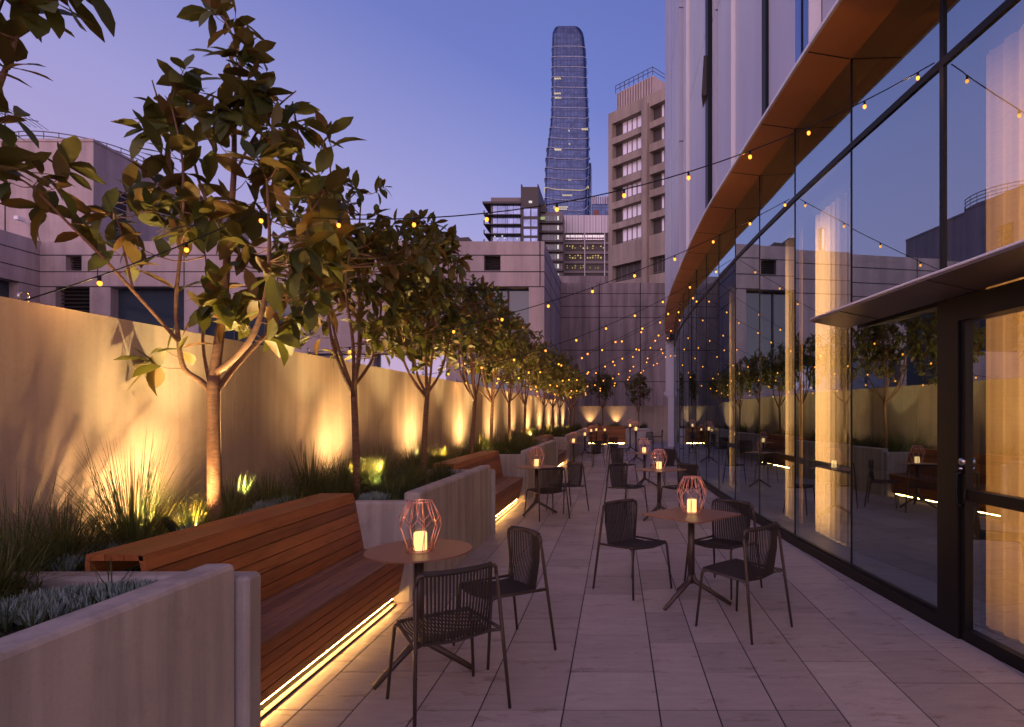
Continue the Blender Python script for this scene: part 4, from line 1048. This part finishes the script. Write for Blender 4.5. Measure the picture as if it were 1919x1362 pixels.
# ------------------------------------------------------------------ city
def facade(mb, O, U, N, W, H, ops, depth, mi=0):
    us = sorted(set([0, W] + [o[0] for o in ops] + [o[1] for o in ops])); zs = sorted(set([0, H] + [o[2] for o in ops] + [o[3] for o in ops]))
    Z = V(0,0,1); q_ = lambda u, z, k=0: O + U*u + Z*z - N*k
    for u0, u1 in zip(us, us[1:]):
        for z0, z1 in zip(zs, zs[1:]):
            um, zm = (u0+u1)/2, (z0+z1)/2
            if any(o[0] < um < o[1] and o[2] < zm < o[3] for o in ops): continue
            mb.quad(q_(u0,z0), q_(u1,z0), q_(u1,z1), q_(u0,z1), mi)
    for u0, u1, z0, z1 in [o[:4] for o in ops]:
        k = depth
        mb.quad(q_(u0,z0), q_(u0,z0,k), q_(u1,z0,k), q_(u1,z0), mi); mb.quad(q_(u0,z1), q_(u1,z1), q_(u1,z1,k), q_(u0,z1,k), mi)
        mb.quad(q_(u0,z0), q_(u0,z1), q_(u0,z1,k), q_(u0,z0,k), mi); mb.quad(q_(u1,z0), q_(u1,z0,k), q_(u1,z1,k), q_(u1,z1), mi)
# --- long concrete building beyond the wall on the left
YB = 31.0; k = YB/F; px = lambda x: (x-VX)*k; pz = lambda y, Y=YB: EYE + (VY-y)*Y/F
LB = thing('concrete_building', 'long low pinkish concrete building beyond the boundary wall, left of the terrace', 'building', (px(600), YB, 0))
mb = MB(); X0 = px(75); X1 = px(1020); W_ = X1-X0; H_ = pz(452)
ops = [(px(104)-X0,px(168)-X0,pz(640),pz(538)),(px(123)-X0,px(153)-X0,pz(507),pz(479)),(px(207)-X0,px(345)-X0,pz(640),pz(538)),
 (px(372)-X0,px(545)-X0,pz(730),pz(560)),(px(558)-X0,px(692)-X0,pz(728),pz(662)),(px(700)-X0,px(836)-X0,pz(728),pz(662)),(px(866)-X0,px(991)-X0,pz(728),pz(538)),(px(907)-X0,px(938)-X0,pz(507),pz(478))]
facade(mb, V(X0,YB,0), V(1,0,0), V(0,-1,0), W_, H_, ops, .55)
# body behind, side walls and roof
mb.quad((X1,YB,0),(X1,YB+9,0),(X1,YB+9,H_),(X1,YB,H_)); mb.quad((X0-8,YB,H_),(X1,YB,H_),(X1,YB+12,H_),(X0-8,YB+12,H_))
wo = [(.0,8.6,0,pz(1,YB)) ]
mb2 = MB(); facade(mb2, V(X0,-4,0), V(0,1,0), V(1,0,0), YB+4, H_, [(20,YB+4-1.1,2,pz(537)),(6,16,2,pz(560))], .5); mb2_o = mb2.build('side_wing', M['city_concrete'], LB)
mb.box((X0-8,-4,H_-.02),(X0-.02,YB,H_+.01))
for y in (478,509,537): mb.box((X0,YB-.006,pz(y)-.025),(X1,YB+.0,pz(y)+.025),1); mb.box((X0,-4,pz(y)-.025),(X0+.006,YB,pz(y)+.025),1); mb.box((X1,YB,pz(y)-.025),(X1+.006,YB+9,pz(y)+.025),1)
for x in (183,345,520,690,840,1012): mb.box((px(x)-.025,YB-.008,pz(537)),(px(x)+.025,YB,H_),1)
for y in (3.0,6.0): mb.box((X1,YB+y-.02,0),(X1+.008,YB+y+.02,H_),1)
mb.build('wall', [M['city_concrete'], M['joint']], LB)
def pane(x0, x1, y0, y1, m_, name='window', Y=YB+.5, par=LB, louv=0, mull=0):
    mb = MB(); a_ = V((x0-VX)*YB/F, Y, pz(y1)); b_ = V((x1-VX)*YB/F, Y, pz(y0)); mb.box((a_.x-.1,Y,a_.z-.1),(b_.x+.1,Y+.05,b_.z+.1))
    for i in range(louv): zz = a_.z+(b_.z-a_.z)*i/louv; mb.hexa([(a_.x,Y-.22,zz),(b_.x,Y-.22,zz),(b_.x,Y-.02,zz+.1),(a_.x,Y-.02,zz+.1),(a_.x,Y-.22,zz+.02),(b_.x,Y-.22,zz+.02),(b_.x,Y-.02,zz+.12),(a_.x,Y-.02,zz+.12)], 1)
    for i in range(1, mull+1): xx = a_.x+(b_.x-a_.x)*i/(mull+1); mb.box((xx-.04,Y-.08,a_.z),(xx+.04,Y-.001,b_.z), 1)
    return mb.build(name, [m_, M['city_dark']], par)
pane(104,168,538,640,M['dark'],'louvre',louv=14); pane(123,153,479,507,M['dark'],'louvre',louv=6); pane(907,938,478,507,M['dark'],'louvre',louv=8)
pane(207,345,538,640,M['darkglass'],mull=0); pane(372,545,560,730,M['darkglass'],mull=2); pane(558,692,662,728,M['skyglass'],mull=1); pane(700,836,662,728,M['skyglass'],mull=1); pane(866,991,538,728,M['darkglass'],mull=2)
mb = MB(); mb.box((X0-.5,2-.0,1.9),(X0-.48,YB,pz(530))); mb.build('window', M['darkglass'], LB)
# upper block with its side wall
Y2 = 33.0; xl = (-60-VX)*Y2/F; xr = (175-VX)*Y2/F; zt = EYE+(VY-265)*Y2/F; zb = H_+.55
UB = MB(); UB.quad((xl,Y2,zb),(xr,Y2,zb),(xr,Y2,zt),(xl,Y2,zt)); UB.quad((xl,Y2,zt),(xr,Y2,zt),(xr,Y2+14,zt),(xl,Y2+14,zt)); UB.quad((xl,Y2,zb),(xl,Y2+14,zb),(xr,Y2+14,zb),(xr,Y2,zb))
facade(UB, V(xr,Y2,zb), V(0,1,0), V(1,0,0), 14, zt-zb, [(1.3,2.6,.3,3.4)], .3)
UB.box((xl,Y2-.05,zb-.12),(xr+.05,Y2,zb+.12)); UB.box((xr-.02,Y2-.02,zt-.01),(xr+.05,Y2+14,zt+.12)); UB.box((xl,Y2-.05,zt-.01),(xr+.05,Y2,zt+.14))
UB.build('upper_block', M['city_concrete'], LB)
mb = MB(); mb.box((xl,Y2+.6,H_),(xr+9,Y2+.8,zb)); mb.box((xr-.35,Y2+1.2,zb+.2),(xr-.31,Y2+2.8,zb+3.6)); mb.build('dark_recess', M['city_dark'], LB)
for i in range(9): 
    pass
mb = MB(); 
for i in range(8): mb.box((xr+.02,Y2+1.3,zb+.4+.38*i),(xr+.05,Y2+2.6,zb+.44+.38*i))
mb.tube([(xr+.3,Y2+4,zb+1.6),(xr+.3,Y2+14,zb+1.6)], .03, 5); mb.build('grille', M['steel'], LB)
# pipe and camera on the front
mb = MB(); zz = zb-.35; mb.tube([(xr-4,Y2-.1,zb-.1),(xr-4,Y2-.1,H_)], .05, 6); mb.tube([(xr-5.4,Y2-.1,zb-.15),(xr-4,Y2-.1,zb-.28)], .04, 6); mb.build('pipe', M['steel'], LB)
def cctv(x, y, z, lab):
    t_ = thing('security_camera', lab, 'camera', (x,y,z)); mb = MB(); mb.box((x-.12,y-.45,z),(x+.12,y,z+.2),0,.02); mb.build('housing', M['white_edge'], t_); mb = MB(); mb.tube([(x,y-.1,z),(x+.15,y+.4,z-.1)], .03, 6); mb.build('bracket', M['white_edge'], t_)
cctv((58-VX)*Y2/F, Y2-.4, EYE+(VY-420)*Y2/F, 'white security camera on the upper concrete block, far left')
# round drum with railings
cx, cyy, rd, zh = -36.2, 41.5, 3.9, 18.2
t = thing('rooftop_drum', 'round rooftop plant drum with railings behind the upper concrete block', 'rooftop drum', (cx,cyy,H_), 0)
mb = MB(); mb.lathe([(rd,H_),(rd,zh),(rd-.1,zh+.02)], 64, (cx,cyy,0), 0, False); mb.build('drum_wall', M['city_concrete'], t)
mb = MB()
for z in (.25,.5,.75,1.0): mb.tube([(cx+rd*1.01*math.cos(6.283*i/64), cyy+rd*1.01*math.sin(6.283*i/64), zh-.2+z*1.1) for i in range(64)], .035, 5, closed=True)
for i in range(32): a_ = 6.283*i/32; mb.tube([(cx+rd*1.01*math.cos(a_), cyy+rd*1.01*math.sin(a_), zh-.2),(cx+rd*1.01*math.cos(a_), cyy+rd*1.01*math.sin(a_), zh+.95)], .03, 4)
mb.build('railing', M['city_grey'], t)
# antenna
t = thing('rooftop_antenna', 'thin television antenna mast at the far left', 'antenna', ((20-VX)*Y2/F, Y2-.3, H_))
ax = (20-VX)*Y2/F; mb = MB(); mb.tube([(ax,Y2-.3,H_),(ax,Y2-.3,EYE+(VY-190)*Y2/F)], .03, 5); mb.build('mast', M['city_dark'], t)
mb = MB(); zz = EYE+(VY-222)*Y2/F; mb.tube([(ax-.6,Y2-.3,zz+.2),(ax+1.8,Y2-.3,zz-.3)], .02, 4)
for i in range(7): xx = ax-.4+.33*i; z_ = zz+.16-.07*i; mb.tube([(xx,Y2-1.1,z_+.15),(xx,Y2+.5,z_-.15)], .015, 4)
mb.build('crossbars', M['city_dark'], t)
# roof plant seen above the concrete building
t = thing('rooftop_plant', 'dark angular plant housing on the concrete building roof, above the third tree', 'plant housing', ((845-VX)*37/F, 37, H_))
mb = MB(); Yr = 37.0; f_ = lambda x, y: ((x-VX)*Yr/F, EYE+(VY-y)*Yr/F)
po = [f_(800,470), f_(800,436), f_(815,433), f_(848,434), f_(862,445), f_(878,444), f_(886,452), f_(886,470)]
n_ = len(po); vs = [(x, Yr, z) for x, z in po] + [(x, Yr+3, z) for x, z in po]; mb.add(vs, [tuple(range(n_)), tuple(reversed(range(n_,2*n_)))] + [(i, n_+i, n_+(i+1) % n_, (i+1) % n_) for i in range(n_)]); mb.build('housing', M['city_dark'], t)
t = thing('roof_flue', 'short ribbed flue pipe poking above the second tree', 'flue', ((725-VX)*37/F, 37, H_))
mb = MB(); x_ = (725-VX)*37/F; z1 = EYE+(VY-405)*37/F; mb.lathe([(.20,H_-.5)] + [(.20+.03*(i % 2), z1-1.2+.12*i) for i in range(10)] + [(.12,z1)], 16, (x_,37,0)); mb.build('pipe', M['steel'], t)
# --- concrete building closing the view behind the end wall
YC = 40.0; pc_ = lambda x: (x-VX)*YC/F
t = thing('concrete_building', 'plain stained concrete building directly behind the end wall', 'building', (1,YC,0))
mb = MB(); xa, xb = pc_(1046), 16.0; zc = pz(530,YC); mb.box((xa,YC,0),(xb,YC+8,zc)); mb.box((xa,YC+.6,zc),(pc_(1139),YC+7,pz(513,YC)))
for y in (550,574,595,656,715): mb.box((xa,YC-.006,pz(y,YC)-.02),(xb,YC,pz(y,YC)+.02),1)
for x in (1123,1200,1290,1380): mb.box((pc_(x)-.03,YC-.008,0),(pc_(x)+.03,YC,zc),1)
mb.build('wall', [M['far_concrete'], M['joint']], t)
# --- brown office block
P0 = V((1140-VX)*100/F, 100, 0); P1 = V(.0, 0, 0)
Ud = V(1.05,-1,0).normalized(); Nn = V(-Ud.y*-1, 0, 0); Nn = V(-1,-1.05,0).normalized()
t = BBld = thing('office_building', 'brown concrete office block with rows of deep-set windows, left of the white cladding', 'building', tuple(P0))
def at_u(x):   # distance along the facade seen at a measured x
    rx = (x-VX)/F; return (P0.x - rx*P0.y)/(rx*Ud.y - Ud.x)
L_ = 34; Ht = 50.9
uA, uB, uC, uD = at_u(1147), at_u(1205), at_u(1217), at_u(1262)
rows = [(46.6,49.0),(43.2,45.6),(39.7,42.0),(36.1,38.5),(32.6,35.0),(29.1,31.6),(23.0,25.7)]
ops = []
for z0, z1 in rows: ops += [(uA,uB,z0,z1),(uC,uD,z0,z1),(uD+2,uD+9,z0,z1)]
mb = MB(); facade(mb, P0, Ud, Nn, L_, Ht, ops, 1.15)
Bk = -Nn
a_ = P0; b_ = P0+Bk*14; mb.quad(a_, b_, b_+V(0,0,Ht), a_+V(0,0,Ht)); mb.quad(P0+V(0,0,Ht), P0+Ud*L_+V(0,0,Ht), P0+Ud*L_+Bk*14+V(0,0,Ht), b_+V(0,0,Ht))
mb.build('wall', M['brown_concrete'], t)
def pier(u0, u1, dp, z1, nm, m_):
    mb = MB(); mb.hexa([P0+Ud*u0, P0+Ud*u1, P0+Ud*u1+Nn*dp, P0+Ud*u0+Nn*dp] + [q_+V(0,0,z1) for q_ in (P0+Ud*u0, P0+Ud*u1, P0+Ud*u1+Nn*dp, P0+Ud*u0+Nn*dp)]); mb.build(nm, m_, t)
mb = MB(); mb.tube([P0+Ud*((uB+uC)/2)+Nn*.35, P0+Ud*((uB+uC)/2)+Nn*.35+V(0,0,49.6)], .55, 14); mb.build('column', M['brown_concrete'], t)
pier(0, L_, .25, .0, 'x', M['brown_concrete']) if False else None
for ri, (z0, z1) in enumerate(rows):
    for bi, (u0, u1) in enumerate(((uA,uB),(uC,uD))):
        w_ = tag_ = MB(); off = 1.0; Q = lambda u, z, o=off: P0+Ud*u-Nn*o+V(0,0,z)
        dark = ri == 6
        s0_ = u0 + (0.0 if dark else (u1-u0)*(.22 if bi == 0 else .35))
        w_.quad(Q(u0,z0), Q(s0_,z0), Q(s0_,z1), Q(u0,z1), 1) if not dark else None
        w_.quad(Q(s0_,z0), Q(u1,z0), Q(u1,z1), Q(s0_,z1), 1 if dark else 0)
        nb = 5
        for j in range(nb+1):
            u = s0_+(u1-s0_)*j/nb; w_.hexa([Q(u-.05,z0),Q(u+.05,z0),Q(u+.05,z0,off-.12),Q(u-.05,z0,off-.12),Q(u-.05,z1),Q(u+.05,z1),Q(u+.05,z1,off-.12),Q(u-.05,z1,off-.12)], 2)
        for zz in (z0+.45,): w_.hexa([Q(s0_,zz),Q(u1,zz),Q(u1,zz,off-.1),Q(s0_,zz,off-.1),Q(s0_,zz+.08),Q(u1,zz+.08),Q(u1,zz+.08,off-.1),Q(s0_,zz+.08,off-.1)], 2)
        w_.build('window', [M['blind'], M['city_dark'], M['city_grey']], t)
mb = MB(); Q = lambda u, z, o=0: P0+Ud*u-Nn*o+V(0,0,z)
mb.hexa([Q(1.0,Ht,1.0),Q(uC-.1,Ht,1.0),Q(uC-.1,Ht,9),Q(1.0,Ht,9),Q(1.0,Ht+3.4,1.0),Q(uC-.1,Ht+3.4,1.0),Q(uC-.1,Ht+3.4,9),Q(1.0,Ht+3.4,9)])
for j in range(14): u = 1.2+(uC-1.6)*j/13; mb.hexa([Q(u,Ht,.9),Q(u+.12,Ht,.9),Q(u+.12,Ht,1.0),Q(u,Ht,1.0),Q(u,Ht+3.3,.9),Q(u+.12,Ht+3.3,.9),Q(u+.12,Ht+3.3,1.0),Q(u,Ht+3.3,1.0)], 1)
mb.build('roof_screen', [M['city_concrete'], M['city_grey']], t)
mb = MB(); zr = Ht+3.4
for zz in (.6,1.2): mb.tube([Q(.9,zr+zz,.8), Q(uC,zr+zz,.8), Q(uC,zr+zz,8)], .06, 4)
for j in range(9): u = .9+(uC-.9)*j/8; mb.tube([Q(u,zr,.8), Q(u,zr+1.2,.8)], .05, 4)
mb.build('roof_railing', M['city_dark'], t)
# --- balcony apartment building
def fb(name, label, Y, cat='building', x=1000): return thing(name, label, cat, ((x-VX)*Y/F, Y, 0))
def rect(mb, Y, x0, x1, y0, y1, mi=0, d=.5):   # box whose front is the measured rectangle at depth Y (y0 top)
    mb.box(((x0-VX)*Y/F, Y, EYE+(VY-y1)*Y/F), ((x1-VX)*Y/F, Y+d, EYE+(VY-y0)*Y/F), mi)
Yb = 170.0
t = fb('apartment_building', 'glassy apartment block with jutting balconies, left of the dark stair tower', Yb, x=940)
mb = MB(); rect(mb, Yb, 920, 976, 370, 470, 0, 14); mb.build('wall', M['city_grey'], t)
for r_, (y0, y1) in enumerate(((382,401),(404,419),(422,437),(440,455))):
    for x0, x1 in ((924,950),(951,975)):
        mb = MB(); rect(mb, Yb-.4, x0, x1, y0, y1, 0, .38); mb.build('window', M['blueglass'], t)
    mb = MB(); rect(mb, Yb-2.0, 906, 975, y1-.2, y1+1.2, 0, 12); rect(mb, Yb-2.0, 906, 908, y1-7, y1-.2, 0, .3); mb.build('balcony', M['city_dark'], t)
mb = MB(); rect(mb, Yb-1.5, 904, 976, 377, 381, 0, 12); mb.build('roof', M['city_dark'], t)
for x, y in ((926,442),(931,446),(940,441),(945,445),(968,446)):
    mb = MB(); rect(mb, Yb-.6, x, x+2.2, y, y+2, 0, .15); mb.build('lit_pane', M['litwhite'], t)
t = fb('stair_tower', 'dark bronze tower block beside the balcony apartments', Yb, x=993)
mb = MB(); rect(mb, Yb-1, 976, 1009, 350, 470, 0, 16); rect(mb, Yb-1.2, 976, 978, 345, 352, 0, 16); rect(mb, Yb-1.2, 1007, 1009, 345, 352, 0, 16)
X_ = (1009-VX)*(Yb-1)/F; mb.build('wall', M['city_dark'], t)
for y0, y1 in ((391,405),(411,424),(429,441),(446,452)):
    for x0, x1 in ((981,993.5),(995,1007)):
        mb = MB(); rect(mb, Yb-1.15, x0, x1, y0, y1, 0, .12); mb.build('window', M['blueglass'], t)
mb = MB(); rect(mb, Yb-1.15, 991, 997, 376, 380, 0, .12); mb.build('lit_window', M['litwhite'], t)
mb = MB(); rect(mb, Yb+2, 1005, 1022, 392, 470, 0, 12)
t = fb('office_building', 'grey office block with bands of greenish windows, right of the stair tower', Yb+6, x=1030)
mb = MB(); rect(mb, Yb+4, 1009, 1054, 397, 600, 0, 16); mb.build('wall', M['city_grey'], t)
mb = MB(); rect(mb, Yb+3, 1009, 1022, 382, 397, 0, 10); mb.build('roof_box', M['city_dark'], t)
y = 404
while y < 520:
    mb = MB(); rect(mb, Yb+3.7, 1009, 1049, y, y+10, 0, .2)
    for i in range(7): rect(mb, Yb+3.6, 1010+i*6, 1010.7+i*6, y, y+10, 1, .1)
    mb.build('window', [M['darkglass'], M['ribbed']], t)
    mb = MB(); rect(mb, Yb+3.4, 1044.5, 1047, y+.6, y+8, 0, .2); mb.build('lit_pane', M['litwhite'], t)
    mb = MB(); rect(mb, Yb+2.6, 1008, 1055, y+10.5, y+13.5, 0, 1.4); mb.build('ledge', M['city_dark'], t)
    y += 18
mb = MB(); rect(mb, Yb+2.5, 1013, 1021, 406, 411, 0, .2); mb.build('lit_pane', emit('green_glow', (.75,.8,.35), .5), t)
t = fb('office_building', 'office block with pale ribbed top and lit yellow windows, below the tall tower', Yb+12, x=1095)
Yo = Yb+12
mb = MB(); rect(mb, Yo, 1056, 1260, 436, 640, 0, 16); mb.build('wall', M['city_dark'], t)
mb = MB(); rect(mb, Yo-.6, 1056, 1260, 403, 436, 0, 12); mb.build('ribbed_band', M['ribbed'], t)
mb = MB(); rect(mb, Yo-.9, 1054.5, 1056.5, 403, 525, 0, 1); rect(mb, Yo-.9, 1094.5, 1096.5, 403, 525, 0, 1); rect(mb, Yo-.9, 1132, 1134, 403, 525, 0, 1)
mb.build('column', M['ribbed'], t)
rr = random.Random(3)
mb = MB(); 
for i in range(16): rect(mb, Yo-.15, 1060+i*4.6, 1063.8+i*4.6, 440, 445, 0, .1)
for i in range(16): rect(mb, Yo-.15, 1060+i*4.6, 1063.8+i*4.6, 447.5, 449, 0, .1)
mb.build('window_row', M['blind'], t)
mb = MB()
for i in range(9): rect(mb, Yo-.2, 1062+i*8.2, 1066+i*8.2, 440.5, 444, 0, .04)
mb.build('lit_panes', M['litwhite'], t)
for y0 in (459,477,496):
    mb = MB()
    for i in range(14):
        for j in range(2):
            if rr.random() < .55: x_ = 1062+i*5+ (3 if i > 6 else 0); rect(mb, Yo-.15, x_, x_+rr.choice([1.6,2.4]), y0+j*4+rr.uniform(0,1.5), y0+j*4+rr.uniform(2,3.3), 0, .1)
    mb.build('lit_windows', emit('yellow_lit', (1,.70,.22), .75 if y0 < 490 else .35), t)
for y0 in (453,471,489,507):
    mb = MB(); rect(mb, Yo-.5, 1057, 1260, y0, y0+4.5, 0, .5); mb.build('spandrel', M['city_grey'], t)
t = fb('apartment_building', 'small distant ribbed block peeking out right of the tall tower', 330, x=1123)
mb = MB(); rect(mb, 330, 1109, 1160, 368, 640, 0, 25); mb.build('wall', M['tower'], t)
mb = MB()
for i in range(9): rect(mb, 329, 1109+i*3.4, 1110.6+i*3.4, 367, 382, 0, .9)
mb.build('fins', M['ribbed'], t)
mb = MB(); rect(mb, 328, 1112, 1122, 393, 403, 0, 2); mb.build('roof_box', mat('reddish_box', (.16,.05,.05), .7), t)
# --- tall tower
YT = 420.0; kt = YT/F
t = TT = fb('skyscraper', 'very tall slender glass tower with wavy pale bands rising behind the other buildings', YT, x=1065)
prof = interp([(47,1038),(50,1035.6),(56,1034),(75,1033),(110,1032.5),(180,1032),(215,1031),(250,1027),(285,1022.5),(320,1020.5),(360,1019.5),(400,1021),(520,1022)])
profr = interp([(47,1086),(50,1090),(60,1093.5),(80,1096),(110,1098),(160,1099.5),(200,1102),(300,1103),(345,1101),(400,1100),(520,1100)])
def ring(y, grow=0.0, wob=0.0, n=56):
    xl_, xr_ = (prof(y)-VX)*kt - grow, (profr(y)-VX)*kt + grow; cx_ = (xl_+xr_)/2; hx = (xr_-xl_)/2; hy = 7+grow; z = EYE+(VY-y)*kt; out = []
    for i in range(n):
        a_ = 2*math.pi*i/n; c_, s_ = math.cos(a_), math.sin(a_); e = .42
        X = hx*abs(c_)**e*(1 if c_ > 0 else -1); Yq = hy*abs(s_)**e*(1 if s_ > 0 else -1)
        out.append(V(cx_+X, YT+7.5+Yq, z + wob*math.sin(a_*2+.6)*1.0 + wob*.8*c_))
    return out
yl = [47,48.5,51,56,64] + [75+19.3*i for i in range(24)]
mb = MB(); n_ = 56; vs = []
for i, y in enumerate(yl): vs += ring(y, 0 if i > 2 else -.3)
mb.add(vs, [(j*n_+(i+1) % n_, j*n_+i, (j+1)*n_+i, (j+1)*n_+(i+1) % n_) for j in range(len(yl)-1) for i in range(n_)], 0, True)
mb.add(ring(47,-.3), [tuple(range(n_))]); mb.build('shaft', M['tower'], t)
for i in range(17):
    y = 86+19.0*i; wob = min(2.6, .2+.16*i)
    mb = MB(); a_ = ring(y, .05, wob); b_ = ring(y, .6 if i > 9 else .3, wob); h_ = V(0,0,.34)
    vs = a_ + b_ + [p+h_ for p in b_] + [p+h_ for p in a_]
    mb.add(vs, [(m_*n_+j, m_*n_+(j+1) % n_, ((m_+1) % 4)*n_+(j+1) % n_, ((m_+1) % 4)*n_+j) for m_ in range(4) for j in range(n_)], 0, True)
    mb.build('band', M['pitrim'] if i != 14 else emit('glowing_band', (1,.72,.5), .6), t)
mb = MB(); rect(mb, YT+16, 1098, 1108, 305, 640, 0, 14); mb.build('side_wing', M['tower'], t)
for x0, y0, nx, ny_ in ((1039,145,4,1),(1039,173,4,1),(1040,181,4,1),(1039,277,4,1),(1040,279,4,1),(1090,240,4,1),(1065,243,1,1),(1066,268,1,1),(1065,335,2,1),(1037,386,9,1),(1038,390,8,1),(1054,364,6,1)):
    mb = MB()
    for i in range(nx*2): rect(mb, YT+.3, x0+i*1.55, x0+i*1.55+.8, y0+(i*7 % 3)*.3, y0+2.5+(i*5 % 3)*.35, 0, .7)
    mb.build('lit_window', M['litwin'], t)

for o in list(C.objects):
    if o.type == 'MESH' and o.get('_o') is not None: del o['_o']
    elif o.type == 'EMPTY' and o.get('_o') is not None: del o['_o']
